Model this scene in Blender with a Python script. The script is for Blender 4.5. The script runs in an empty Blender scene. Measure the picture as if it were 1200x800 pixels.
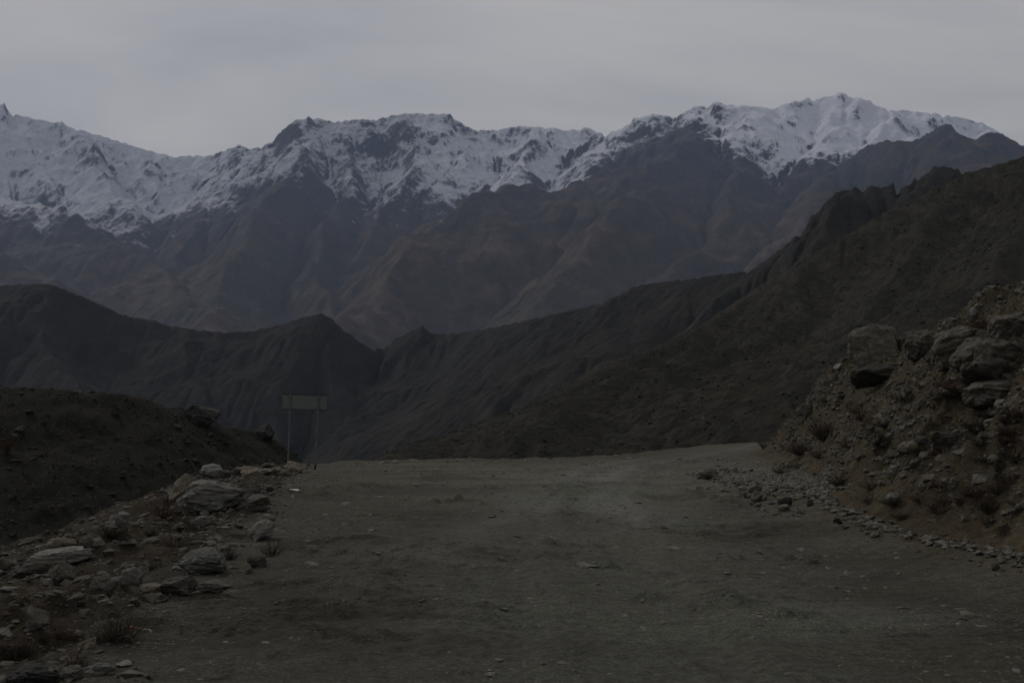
import bpy, bmesh, math, random, time
import numpy as np
from mathutils import Vector, Matrix

T0 = time.time()
R = math.radians
scene = bpy.context.scene
col = scene.collection
random.seed(7)
rng = np.random.default_rng(11)

# ------------------------------------------------------------------ camera
FPX, CAMZ, HORIZON = 1167.0, 1.8, 500.0          # focal length in pixels of the 1200x800 photo
PITCH = math.atan((HORIZON - 400.0) / FPX)
cam_data = bpy.data.cameras.new('camera')
cam_data.sensor_width = 36.0
cam_data.lens = 36.0 * FPX / 1200.0
cam_data.clip_start = 0.1
cam_data.clip_end = 90000.0
cam = bpy.data.objects.new('camera', cam_data)
cam.location = (0, 0, CAMZ)
cam.rotation_euler = (math.pi / 2 + PITCH, 0, 0)
col.objects.link(cam)
scene.camera = cam

# ------------------------------------------------------------------ world, sun, exposure
SUN_EL, SUN_AZ = R(40), R(-46)                   # azimuth measured from +Y (view direction) towards +X
scene.view_settings.view_transform = 'Standard'
scene.view_settings.look = 'None'
scene.view_settings.exposure = 0.0
scene.view_settings.gamma = 1.0
scene.view_settings.use_curve_mapping = False
world = bpy.data.worlds.new('World')
scene.world = world
world.use_nodes = True
wn, wl = world.node_tree.nodes, world.node_tree.links
wn.clear()
sky = wn.new('ShaderNodeTexSky'); sky.sky_type = 'NISHITA'; sky.sun_disc = False
sky.sun_elevation = SUN_EL; sky.sun_rotation = SUN_AZ
sky.air_density = 1.0; sky.dust_density = 1.5
tc = wn.new('ShaderNodeTexCoord')
sep = wn.new('ShaderNodeSeparateXYZ'); wl.new(tc.outputs['Generated'], sep.inputs[0])
zz = wn.new('ShaderNodeMath'); zz.operation = 'MAXIMUM'; zz.inputs[1].default_value = 0.0
wl.new(sep.outputs['Z'], zz.inputs[0])
za = wn.new('ShaderNodeMath'); za.operation = 'ADD'; za.inputs[1].default_value = 0.22
wl.new(zz.outputs[0], za.inputs[0])
dv = wn.new('ShaderNodeVectorMath'); dv.operation = 'DIVIDE'
wl.new(tc.outputs['Generated'], dv.inputs[0]); wl.new(za.outputs[0], dv.inputs[1])
mp = wn.new('ShaderNodeMapping'); mp.inputs['Scale'].default_value = (1.0, 2.6, 0.0)
mp.inputs['Rotation'].default_value = (0, 0, R(14)); mp.inputs['Location'].default_value = (3.1, 1.7, 0)
wl.new(dv.outputs[0], mp.inputs[0])
cn = wn.new('ShaderNodeTexNoise'); cn.inputs['Scale'].default_value = 0.85
cn.inputs['Detail'].default_value = 6; cn.inputs['Roughness'].default_value = 0.55
cn.inputs['Distortion'].default_value = 0.5
wl.new(mp.outputs[0], cn.inputs['Vector'])
cr = wn.new('ShaderNodeValToRGB')
cr.color_ramp.elements[0].position = 0.34; cr.color_ramp.elements[0].color = (3.55, 3.52, 3.72, 1)
cr.color_ramp.elements[1].position = 0.64; cr.color_ramp.elements[1].color = (5.15, 5.00, 4.72, 1)
wl.new(cn.outputs['Fac'], cr.inputs[0])
hz = wn.new('ShaderNodeValToRGB')
hz.color_ramp.elements[0].position = 0.0; hz.color_ramp.elements[0].color = (1.05, 1.0, 0.92, 1)
hz.color_ramp.elements[1].position = 0.55; hz.color_ramp.elements[1].color = (0.97, 0.97, 1.0, 1)
wl.new(sep.outputs['Z'], hz.inputs[0])
mm = wn.new('ShaderNodeMix'); mm.data_type = 'RGBA'; mm.blend_type = 'MULTIPLY'; mm.inputs['Factor'].default_value = 1.0
wl.new(cr.outputs[0], mm.inputs['A']); wl.new(hz.outputs[0], mm.inputs['B'])
mx = wn.new('ShaderNodeMix'); mx.data_type = 'RGBA'
mx.inputs['Factor'].default_value = 0.93
wl.new(sky.outputs[0], mx.inputs['A']); wl.new(mm.outputs['Result'], mx.inputs['B'])
bg = wn.new('ShaderNodeBackground'); bg.inputs['Strength'].default_value = 0.103
wl.new(mx.outputs['Result'], bg.inputs['Color'])
wo = wn.new('ShaderNodeOutputWorld'); wl.new(bg.outputs[0], wo.inputs['Surface'])

sd = bpy.data.lights.new('sun', 'SUN')
sd.energy = 0.85; sd.angle = R(10); sd.color = (1.0, 0.95, 0.86)
sun = bpy.data.objects.new('sun', sd)
sdir = Vector((math.sin(SUN_AZ) * math.cos(SUN_EL), math.cos(SUN_AZ) * math.cos(SUN_EL), math.sin(SUN_EL)))
sun.rotation_euler = sdir.to_track_quat('Z', 'Y').to_euler()
sun.location = (0, 0, 60)
col.objects.link(sun)


# ------------------------------------------------------------------ pixel helpers
CP, SP = math.cos(PITCH), math.sin(PITCH)
def ray(px, py):
    u = (px - 600.0) / FPX; v = (400.0 - py) / FPX
    return u, CP - v * SP, SP + v * CP
def P(px, py, Y):
    """Point at world depth Y seen at a photo pixel."""
    x, y, z = ray(px, py)
    return (x / y * Y, Y, CAMZ + z / y * Y)
def slope_of(py):            # elevation tangent z/y of a pixel row
    v = (400.0 - py) / FPX
    return (SP + v * CP) / (CP - v * SP)
def px_of(x, y):             # approx pixel column of a world direction at a small elevation
    return 600.0 + FPX * (x / np.maximum(y, 1e-6)) / CP * 1.0

# ------------------------------------------------------------------ noise
_perm = rng.permutation(4096).astype(np.int64)
_ga = rng.random(4096) * 2 * math.pi
_gx, _gy = np.cos(_ga), np.sin(_ga)
def perlin(x, y, seed=0):
    xi = np.floor(x).astype(np.int64); yi = np.floor(y).astype(np.int64)
    xf = x - xi; yf = y - yi
    u = xf * xf * xf * (xf * (xf * 6 - 15) + 10); v = yf * yf * yf * (yf * (yf * 6 - 15) + 10)
    def g(ix, iy, dx, dy):
        h = _perm[(_perm[(ix + seed * 37) & 4095] + iy) & 4095]
        return _gx[h] * dx + _gy[h] * dy
    a = g(xi, yi, xf, yf); b = g(xi + 1, yi, xf - 1, yf)
    c = g(xi, yi + 1, xf, yf - 1); d = g(xi + 1, yi + 1, xf - 1, yf - 1)
    return ((a + (b - a) * u) * (1 - v) + (c + (d - c) * u) * v) * 1.45
def fbm(x, y, octv=5, seed=0, gain=0.5):
    s = 0; a = 1.0; n = 0
    for k in range(octv):
        s = s + a * perlin(x * 2.03 ** k + 13.7 * k, y * 2.03 ** k - 7.1 * k, seed + k); n += a; a *= gain
    return s / n
def ridged(x, y, octv=5, seed=0, gain=0.5):
    s = 0; a = 1.0; n = 0
    for k in range(octv):
        s = s + a * (1 - 2 * np.abs(perlin(x * 2.03 ** k + 3.7 * k, y * 2.03 ** k + 9.1 * k, seed + k))); n += a; a *= gain
    return s / n
def smooth(e0, e1, x):
    t = np.clip((x - e0) / (e1 - e0), 0, 1); return t * t * (3 - 2 * t)

def poly_dist(x, y, pts, want_z=False):
    """Signed distance (positive to the right of the direction of travel) to an open polyline."""
    best = np.full(x.shape, 1e18); sgn = np.ones(x.shape); zb = np.zeros(x.shape)
    for p, q in zip(pts[:-1], pts[1:]):
        dx, dy = q[0] - p[0], q[1] - p[1]
        L = dx * dx + dy * dy
        t = np.clip(((x - p[0]) * dx + (y - p[1]) * dy) / L, 0, 1)
        ex, ey = x - p[0] - t * dx, y - p[1] - t * dy
        d2 = ex * ex + ey * ey
        m = d2 < best
        best = np.where(m, d2, best)
        cr_ = dx * (y - p[1]) - dy * (x - p[0])
        sgn = np.where(m, np.where(cr_ > 0, -1.0, 1.0), sgn)
        if want_z: zb = np.where(m, p[2] + t * (q[2] - p[2]), zb)
    d = np.sqrt(best)
    return (d, zb) if want_z else d * sgn

def erode(h, drops, steps, inertia=0.05, cap=4.0, dep=0.3, ero=0.3, evap=0.015, minslope=0.01, batches=10, seed=1):
    """Droplet erosion on a height grid in cell units (vectorised over droplets)."""
    r = np.random.default_rng(seed)
    H, W = h.shape
    f = h.astype(np.float64).ravel().copy()
    nb = drops // batches
    for b in range(batches):
        x = r.random(nb) * (W - 3) + 1; y = r.random(nb) * (H - 3) + 1
        dx = np.zeros(nb); dy = np.zeros(nb); vel = np.ones(nb); wat = np.ones(nb); sed = np.zeros(nb)
        for s in range(steps):
            xi = x.astype(np.int64); yi = y.astype(np.int64); u = x - xi; v = y - yi
            i = yi * W + xi
            a, bb, c, d = f[i], f[i + 1], f[i + W], f[i + W + 1]
            gx = (bb - a) * (1 - v) + (d - c) * v; gy = (c - a) * (1 - u) + (d - bb) * u
            hh = a * (1 - u) * (1 - v) + bb * u * (1 - v) + c * (1 - u) * v + d * u * v
            dx = dx * inertia - gx * (1 - inertia); dy = dy * inertia - gy * (1 - inertia)
            n = np.sqrt(dx * dx + dy * dy) + 1e-9; dx /= n; dy /= n
            nx = x + dx; ny = y + dy
            ok = (nx > 1) & (nx < W - 2) & (ny > 1) & (ny < H - 2)
            nx = np.where(ok, nx, x); ny = np.where(ok, ny, y)
            xj = nx.astype(np.int64); yj = ny.astype(np.int64); uu = nx - xj; vv = ny - yj
            j = yj * W + xj
            h2 = f[j] * (1 - uu) * (1 - vv) + f[j + 1] * uu * (1 - vv) + f[j + W] * (1 - uu) * vv + f[j + W + 1] * uu * vv
            dh = h2 - hh
            c_ = np.maximum(-dh, minslope) * vel * wat * cap
            up = dh > 0
            depo = np.where(up, np.minimum(dh, sed), np.maximum(sed - c_, 0) * dep)
            er = np.where(up | (sed > c_), 0, np.minimum((c_ - sed) * ero, -dh))
            er = np.where(ok, er, 0); depo = np.where(ok, depo, 0)
            sed = sed + er - depo
            am = depo - er
            dl_ = np.zeros(H * W)
            for o, wt in ((0, (1 - u) * (1 - v)), (1, u * (1 - v)), (W, (1 - u) * v), (W + 1, u * v)):
                dl_ += np.bincount(i + o, weights=am * wt, minlength=H * W)
            f += np.clip(dl_, -0.12, 0.03)
            vel = np.sqrt(np.maximum(vel * vel - dh * 0.6, 0.02)); wat *= (1 - evap)
            x, y = nx, ny
    f = f.reshape(H, W); m = blur(f, 3)
    return m + np.clip(f - m, -0.8, 0.8)

def blur(h, n=1):
    for _ in range(n):
        p = np.pad(h, 1, mode='edge')
        h = (p[:-2, 1:-1] + p[2:, 1:-1] + p[1:-1, :-2] + p[1:-1, 2:] + 4 * p[1:-1, 1:-1]) / 8
    return h

def cells(x, y, seed=0):
    """Jittered cells: (random value of the nearest cell, distance to its border)."""
    xi = np.floor(x).astype(np.int64); yi = np.floor(y).astype(np.int64)
    d1 = np.full(x.shape, 9.0); d2 = np.full(x.shape, 9.0); v = np.zeros(x.shape)
    for i in (-1, 0, 1):
        for j in (-1, 0, 1):
            h = _perm[(_perm[(xi + i + seed * 51) & 4095] + yi + j) & 4095]
            px_ = xi + i + .5 + .42 * _gx[h]; py_ = yi + j + .5 + .42 * _gy[h]
            d = (x - px_) ** 2 + (y - py_) ** 2
            c = d < d1
            d2 = np.where(c, d1, np.minimum(d2, d)); v = np.where(c, (h * 0.61803) % 1.0, v); d1 = np.where(c, d, d1)
    return v, np.sqrt(d2) - np.sqrt(d1)

# ------------------------------------------------------------------ mesh helpers
def mesh_from(name, verts, faces, mats, attrs=None, smooth_=True, parent=None):
    """verts n x 3 array, faces m x k array (k 3 or 4)"""
    me = bpy.data.meshes.new(name)
    verts = np.asarray(verts, dtype=np.float32); faces = np.asarray(faces, dtype=np.int32)
    k = faces.shape[1]
    me.vertices.add(len(verts)); me.vertices.foreach_set('co', verts.ravel())
    me.loops.add(faces.size); me.loops.foreach_set('vertex_index', faces.ravel())
    me.polygons.add(len(faces))
    me.polygons.foreach_set('loop_start', np.arange(0, faces.size, k, dtype=np.int32))
    me.polygons.foreach_set('loop_total', np.full(len(faces), k, dtype=np.int32))
    me.update(calc_edges=True)
    me.polygons.foreach_set('use_smooth', np.full(len(faces), smooth_, dtype=bool))
    for an, av in (attrs or {}).items():
        at = me.attributes.new(an, 'FLOAT', 'POINT'); at.data.foreach_set('value', np.asarray(av, dtype=np.float32))
    me.materials.append(mats)
    ob = bpy.data.objects.new(name, me); col.objects.link(ob)
    if parent: ob.parent = parent
    return ob

def grid_object(name, X, Y, Z, keep, mat, attrs=None):
    Hh, W = X.shape
    idx = np.arange(Hh * W).reshape(Hh, W)
    q = np.stack([idx[:-1, :-1], idx[:-1, 1:], idx[1:, 1:], idx[1:, :-1]], -1).reshape(-1, 4)
    kf = (keep[:-1, :-1] & keep[:-1, 1:] & keep[1:, 1:] & keep[1:, :-1]).ravel() if keep.shape == X.shape else keep.ravel()
    q = q[kf]
    used = np.zeros(Hh * W, bool); used[q.ravel()] = True
    rm = np.cumsum(used) - 1
    V = np.stack([X.ravel(), Y.ravel(), Z.ravel()], -1)[used]
    at = {k: v.ravel()[used] for k, v in (attrs or {}).items()}
    ob = mesh_from(name, V, rm[q], mat, at)
    ob['kind'] = 'structure'
    return ob

def tag(o, label=None, cat=None, group=None, kind=None):
    if label: o['label'] = label
    if cat: o['category'] = cat
    if group: o['group'] = group
    if kind: o['kind'] = kind
    return o

# ------------------------------------------------------------------ materials
class NT:
    def __init__(s, name, rough=0.95, spec=0.15):
        s.m = bpy.data.materials.new(name); s.m.use_nodes = True
        s.t = s.m.node_tree; s.n = s.t.nodes; s.l = s.t.links
        s.b = s.n['Principled BSDF']
        s.b.inputs['Roughness'].default_value = rough
        s.b.inputs['Specular IOR Level'].default_value = spec
        s.geo = s.n.new('ShaderNodeNewGeometry'); s.pos = s.geo.outputs['Position']
        s.tc = s.n.new('ShaderNodeTexCoord'); s.obj = s.tc.outputs['Object']
    def noise(s, scale, detail=4, rough=0.55, vec=None, dist=0.0, sc=None, out='Fac', rot=None):
        v = vec or s.pos
        if sc or rot:
            mp = s.n.new('ShaderNodeMapping'); mp.inputs['Scale'].default_value = sc or (1, 1, 1)
            if rot: mp.inputs['Rotation'].default_value = rot
            s.l.new(v, mp.inputs[0]); v = mp.outputs[0]
        t = s.n.new('ShaderNodeTexNoise'); t.inputs['Scale'].default_value = scale
        t.inputs['Detail'].default_value = detail; t.inputs['Roughness'].default_value = rough
        t.inputs['Distortion'].default_value = dist
        s.l.new(v, t.inputs['Vector']); return t.outputs[out]
    def voro(s, scale, vec=None, feature='F1', out='Distance', rand=1.0):
        t = s.n.new('ShaderNodeTexVoronoi'); t.feature = feature
        t.inputs['Scale'].default_value = scale; t.inputs['Randomness'].default_value = rand
        s.l.new(vec or s.pos, t.inputs['Vector']); return t.outputs[out]
    def ramp(s, fac, stops):
        r = s.n.new('ShaderNodeValToRGB'); e = r.color_ramp.elements
        while len(e) < len(stops): e.new(0.5)
        for k, (p, c) in enumerate(stops):
            e[k].position = p; e[k].color = (c[0], c[1], c[2], 1) if isinstance(c, (tuple, list)) else (c, c, c, 1)
        s.l.new(fac, r.inputs[0]); return r.outputs[0]
    def mix(s, fac, a, b, mode='MIX'):
        m = s.n.new('ShaderNodeMix'); m.data_type = 'RGBA'; m.blend_type = mode
        for k, v in (('Factor', fac), ('A', a), ('B', b)):
            if isinstance(v, (int, float)): m.inputs[k].default_value = v if k == 'Factor' else (v, v, v, 1)
            elif isinstance(v, (tuple, list)): m.inputs[k].default_value = (v[0], v[1], v[2], 1)
            else: s.l.new(v, m.inputs[k])
        return m.outputs['Result']
    def math(s, op, a, b=None, c=None, clamp=False):
        m = s.n.new('ShaderNodeMath'); m.operation = op; m.use_clamp = clamp
        for i, v in enumerate((a, b, c)):
            if v is None: continue
            if isinstance(v, (int, float)): m.inputs[i].default_value = v
            else: s.l.new(v, m.inputs[i])
        return m.outputs[0]
    def attr(s, name):
        a = s.n.new('ShaderNodeAttribute'); a.attribute_name = name; return a.outputs['Fac']
    def rnd(s):
        a = s.n.new('ShaderNodeObjectInfo'); return a.outputs['Random']
    def bump(s, h, strength=0.5, dist=0.1, prev=None):
        b = s.n.new('ShaderNodeBump'); b.inputs['Strength'].default_value = strength
        b.inputs['Distance'].default_value = dist; s.l.new(h, b.inputs['Height'])
        if prev is not None: s.l.new(prev, b.inputs['Normal'])
        return b.outputs[0]
    def done(s, color, normal=None):
        if isinstance(color, (tuple, list)): s.b.inputs['Base Color'].default_value = (*color, 1)
        else: s.l.new(color, s.b.inputs['Base Color'])
        if normal is not None: s.l.new(normal, s.b.inputs['Normal'])
        return s.m

def mat_range():
    s = NT('snowy_mountain_rock')
    big = s.noise(0.0011, 5, 0.6)
    mid = s.noise(0.008, 6, 0.65, dist=0.4)
    fine = s.noise(0.05, 5, 0.7)
    brown = s.ramp(mid, [(0.3, (0.034, 0.026, 0.018)), (0.5, (0.076, 0.054, 0.034)), (0.7, (0.135, 0.094, 0.056))])
    patch = s.ramp(big, [(0.42, 0.0), (0.62, 1.0)])
    brown = s.mix(patch, brown, s.ramp(fine, [(0.35, (0.034, 0.030, 0.020)), (0.65, (0.080, 0.066, 0.042))]))
    rock = s.ramp(fine, [(0.3, (0.028, 0.031, 0.036)), (0.7, (0.085, 0.085, 0.088))])
    base = s.mix(s.attr('rock'), brown, rock)
    sn = s.math('ADD', s.attr('snow'), s.math('MULTIPLY', s.math('SUBTRACT', s.noise(0.016, 8, 0.78, dist=1.2), 0.5), 2.1))
    sn = s.math('ADD', sn, s.math('MULTIPLY', s.math('SUBTRACT', fine, 0.5), 0.7))
    snm = s.ramp(sn, [(0.30, 0.0), (0.74, 1.0)])
    thin = s.math('ADD', s.attr('cover'), s.math('MULTIPLY', s.math('SUBTRACT', s.noise(0.030, 7, 0.8), 0.5), 1.3), clamp=True)
    c = s.mix(s.math('MULTIPLY', snm, thin), base, (0.66, 0.68, 0.74))
    b = s.bump(s.noise(0.012, 9, 0.75), 0.7, 40.0)
    return s.done(c, b)

def mat_hill(name, lo, mid_, hi, scale=1.0, streak=0.35, rockc=(0.16, 0.155, 0.14), rock_amt=0.30, dist=6.0):
    s = NT(name)
    a = s.noise(0.012 * scale, 5, 0.6, dist=0.5)
    b = s.noise(0.09 * scale, 7, 0.7)
    c = s.ramp(b, [(0.32, lo), (0.5, mid_), (0.7, hi)])
    st = s.noise(0.02 * scale, 5, 0.6, sc=(2.2, 0.7, 0.7), rot=(0, 0, R(35)), dist=0.6)
    c = s.mix(s.math('MULTIPLY', s.ramp(st, [(0.45, 0.0), (0.66, 1.0)]), streak), c, tuple(v * 1.5 for v in hi))
    c = s.mix(s.math('MULTIPLY', s.ramp(a, [(0.4, 0.0), (0.6, 1.0)]), 0.5), c, tuple((lo[i] + mid_[i]) / 2 for i in range(3)))
    rk = s.math('MULTIPLY', s.attr('rock'), rock_amt)
    rk2 = s.math('ADD', rk, s.math('MULTIPLY', s.ramp(s.noise(0.35 * scale, 4, 0.75), [(0.60, 0.0), (0.70, 1.0)]), rock_amt * 0.8), clamp=True)
    c = s.mix(rk2, c, rockc)
    n = s.bump(s.noise(0.12 * scale, 8, 0.72), 0.8, dist)
    return s.done(c, n)

def mat_road():
    s = NT('gravel_road_surface', 0.93, 0.2)
    g1 = s.noise(38, 4, 0.75); g2 = s.noise(8, 7, 0.8); g3 = s.noise(0.55, 5, 0.6, dist=0.4)
    gs = s.noise(1.0, 9, 0.82, sc=(2.6, 5.2, 1.0), dist=0.15)
    vo = s.voro(26, out='Distance')
    c = s.ramp(g1, [(0.34, (0.055, 0.056, 0.043)), (0.5, (0.18, 0.182, 0.150)), (0.66, (0.36, 0.36, 0.30))])
    c = s.mix(s.math('MULTIPLY', s.ramp(g2, [(0.38, 1.0), (0.5, 0.0)]), 0.55), c, (0.056, 0.055, 0.045))
    c = s.mix(s.math('MULTIPLY', s.ramp(gs, [(0.37, 1.0), (0.46, 0.0)]), 0.85), c, (0.040, 0.038, 0.028))
    c = s.mix(s.math('MULTIPLY', s.ramp(gs, [(0.54, 0.0), (0.66, 1.0)]), 0.55), c, (0.27, 0.268, 0.23))
    c = s.mix(s.math('MULTIPLY', s.ramp(g3, [(0.42, 0.0), (0.66, 1.0)]), 0.35), c, (0.094, 0.083, 0.057))
    bigp = s.noise(0.22, 5, 0.62, sc=(0.8, 1.3, 1.0), dist=0.7)
    c = s.mix(s.math('MULTIPLY', s.ramp(bigp, [(0.42, 1.0), (0.52, 0.0)]), 0.6), c, (0.066, 0.060, 0.041))
    c = s.mix(s.math('MULTIPLY', s.attr('track'), 0.72), c, s.ramp(g2, [(0.32, (0.085, 0.085, 0.072)), (0.5, (0.175, 0.175, 0.152)), (0.68, (0.29, 0.29, 0.255))]))
    glare = s.attr('glare')
    c = s.mix(s.math('MULTIPLY', glare, s.ramp(g2, [(0.3, 0.2), (0.7, 0.9)])), c, (0.30, 0.30, 0.29))  # windscreen glare put into the road colour as a pale tint
    soil = s.attr('soil')
    sc_ = s.ramp(g2, [(0.34, (0.050, 0.039, 0.023)), (0.5, (0.118, 0.098, 0.060)), (0.68, (0.21, 0.18, 0.12))])
    sc_ = s.mix(0.3, sc_, c)
    c = s.mix(soil, c, sc_)
    pale = s.ramp(s.voro(7.5, out='Distance'), [(0.06, 1.0), (0.13, 0.0)])
    c = s.mix(s.math('MULTIPLY', pale, s.math('MULTIPLY', s.ramp(s.noise(2.2, 3), [(0.5, 0.0), (0.62, 1.0)]), 0.6)), c, (0.24, 0.23, 0.20))
    c = s.mix(1.0, c, (0.74, 0.735, 0.67), 'MULTIPLY')
    c = s.mix(s.math('MULTIPLY', s.attr('dark_tone'), s.ramp(g2, [(0.3, 0.9), (0.7, 0.45)])), c, (0.040, 0.034, 0.023))  # damp dirt along the left; only darker at lips, embankment foot and bend
    n = s.bump(gs, 1.0, 0.09)
    n = s.bump(g2, 0.9, 0.05, n)
    n = s.bump(vo, 0.7, 0.02, n)
    return s.done(c, n)

def mat_bank():
    s = NT('dry_stony_soil', 0.96, 0.1)
    g1 = s.noise(14, 5, 0.7); g2 = s.noise(3.0, 6, 0.65, dist=0.5); g3 = s.noise(0.32, 4, 0.6)
    c = s.ramp(g1, [(0.34, (0.020, 0.017, 0.011)), (0.5, (0.090, 0.077, 0.050)), (0.66, (0.24, 0.212, 0.148))])
    c2 = s.ramp(g2, [(0.34, (0.028, 0.022, 0.015)), (0.52, (0.090, 0.074, 0.048)), (0.68, (0.15, 0.125, 0.084))])
    c = s.mix(0.55, c, c2)
    soil = s.attr('soil')
    c = s.mix(soil, c, s.ramp(g1, [(0.3, (0.070, 0.053, 0.029)), (0.7, (0.165, 0.134, 0.080))]))
    c = s.mix(s.math('MULTIPLY', s.attr('duff'), 0.6), c, (0.030, 0.022, 0.014))
    c = s.mix(s.math('MULTIPLY', s.ramp(g3, [(0.48, 0.0), (0.62, 1.0)]), 0.5), c, (0.042, 0.031, 0.020))
    grv = s.ramp(s.noise(30, 4, 0.7), [(0.28, (0.030, 0.027, 0.020)), (0.5, (0.062, 0.057, 0.043)), (0.74, (0.115, 0.108, 0.085))])
    c = s.mix(s.attr('grv'), c, grv)
    veg = s.attr('veg')
    c = s.mix(veg, c, s.ramp(g2, [(0.35, (0.0085, 0.0085, 0.005)), (0.6, (0.017, 0.0155, 0.009)), (0.78, (0.034, 0.029, 0.017))]))
    st = s.ramp(s.voro(2.7, out='Distance'), [(0.10, 1.0), (0.24, 0.0)])
    c = s.mix(s.math('MULTIPLY', st, s.math('MULTIPLY', s.ramp(s.noise(1.1, 3), [(0.48, 0.0), (0.56, 1.0)]), 0.5)), c, (0.19, 0.18, 0.15))
    n = s.bump(g2, 1.0, 0.30)
    n = s.bump(g1, 1.0, 0.09, n)
    return s.done(c, n)

def mat_rock(name, dark, mid_, light, stain=(0.095, 0.078, 0.050), scale=1.0):
    s = NT(name, 0.9, 0.2)
    a = s.noise(2.2 * scale, 6, 0.65, vec=s.obj, dist=0.5); b = s.noise(11 * scale, 6, 0.7, vec=s.obj)
    c = s.ramp(b, [(0.3, dark), (0.5, mid_), (0.7, light)])
    c = s.mix(s.math('MULTIPLY', s.ramp(a, [(0.45, 0.0), (0.65, 1.0)]), 0.5), c, stain)
    cr_ = s.ramp(s.voro(1.7 * scale, vec=s.obj, feature='DISTANCE_TO_EDGE'), [(0.0, 1.0), (0.035, 0.0)])
    c = s.mix(s.math('MULTIPLY', cr_, 0.35), c, tuple(v * 0.4 for v in dark))
    r = s.ramp(s.rnd(), [(0.0, 0.72), (1.0, 1.18)])
    c = s.mix(1.0, c, r, 'MULTIPLY')
    n = s.bump(a, 0.6, 0.10 / scale); n = s.bump(b, 0.7, 0.035 / scale, n)
    return s.done(c, n)

M = {}
M['range'] = mat_range()
M['ridge'] = mat_hill('dark_ridge_slope', (0.010, 0.0095, 0.0075), (0.021, 0.019, 0.014), (0.040, 0.035, 0.025), 0.35, 0.25, (0.075, 0.072, 0.068), 0.25, 16.0)
M['hillside'] = mat_hill('scrubby_hillside', (0.007, 0.0065, 0.004), (0.025, 0.023, 0.014), (0.062, 0.055, 0.036), 1.6, 0.12, (0.13, 0.12, 0.095), 0.25, 9.0)
M['crag'] = mat_hill('craggy_hill', (0.014, 0.014, 0.012), (0.027, 0.026, 0.021), (0.044, 0.040, 0.030), 0.7, 0.12, (0.07, 0.066, 0.06), 0.22, 6.0)
M['road'] = mat_road()
M['bank'] = mat_bank()
M['grey'] = mat_rock('grey_boulder', (0.072, 0.071, 0.059), (0.140, 0.138, 0.119), (0.235, 0.230, 0.200))
M['tan'] = mat_rock('tan_boulder', (0.090, 0.075, 0.052), (0.165, 0.142, 0.104), (0.26, 0.23, 0.175))
M['dark'] = mat_rock('dark_boulder', (0.020, 0.019, 0.017), (0.040, 0.038, 0.034), (0.075, 0.072, 0.064), (0.03, 0.024, 0.018))
M['pale'] = mat_rock('pale_boulder', (0.16, 0.155, 0.14), (0.24, 0.235, 0.21), (0.34, 0.33, 0.30), (0.16, 0.13, 0.09))
M['dim'] = mat_rock('weathered_boulder', (0.044, 0.040, 0.031), (0.086, 0.079, 0.062), (0.150, 0.140, 0.112), (0.05, 0.040, 0.026))
M['murk'] = mat_rock('lichened_dark_rock', (0.022, 0.021, 0.015), (0.040, 0.038, 0.028), (0.070, 0.066, 0.050), (0.02, 0.018, 0.011))
M['stones'] = mat_rock('mixed_stones', (0.055, 0.050, 0.040), (0.115, 0.106, 0.085), (0.20, 0.188, 0.152), scale=0.5)
def simple(name, c, rough=0.9, var=0.3, scale=20, metal=0.0, spec=0.2):
    s = NT(name, rough, spec); s.b.inputs['Metallic'].default_value = metal
    f = s.noise(scale, 4, 0.65, vec=s.obj)
    return s.done(s.ramp(f, [(0.3, tuple(v * (1 - var) for v in c)), (0.7, tuple(v * (1 + var) for v in c))]))
M['chips'] = mat_rock('road_chippings', (0.085, 0.079, 0.060), (0.16, 0.15, 0.118), (0.265, 0.25, 0.205), scale=0.5)
M['twig'] = simple('dry_brown_twigs', (0.036, 0.026, 0.018), var=0.4, scale=4)
M['twig_red'] = simple('dry_reddish_twigs', (0.060, 0.034, 0.022), var=0.4, scale=4)
M['straw'] = simple('pale_dry_straw', (0.17, 0.14, 0.095), var=0.35, scale=6)
M['scrub'] = simple('dark_scrub', (0.019, 0.017, 0.010), var=0.6, scale=0.3)
M['sign'] = simple('grey_green_sign_back', (0.122, 0.128, 0.116), 0.7, 0.12, 3.0)
M['post'] = simple('grey_painted_post', (0.112, 0.115, 0.102), 0.65, 0.2, 5.0)
M['black'] = simple('black_post_paint', (0.006, 0.006, 0.006), 0.7, 0.3, 8)
M['edge'] = simple('dark_sign_stiffener', (0.035, 0.038, 0.034), 0.7, 0.2, 8)
M['litter'] = simple('pale_litter', (0.55, 0.54, 0.52), 0.7, 0.1, 8)
M['stick'] = simple('bleached_stick', (0.30, 0.24, 0.16), 0.8, 0.25, 12)
M['orange'] = simple('rusty_orange_bark', (0.33, 0.11, 0.03), 0.8, 0.25, 12)

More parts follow.
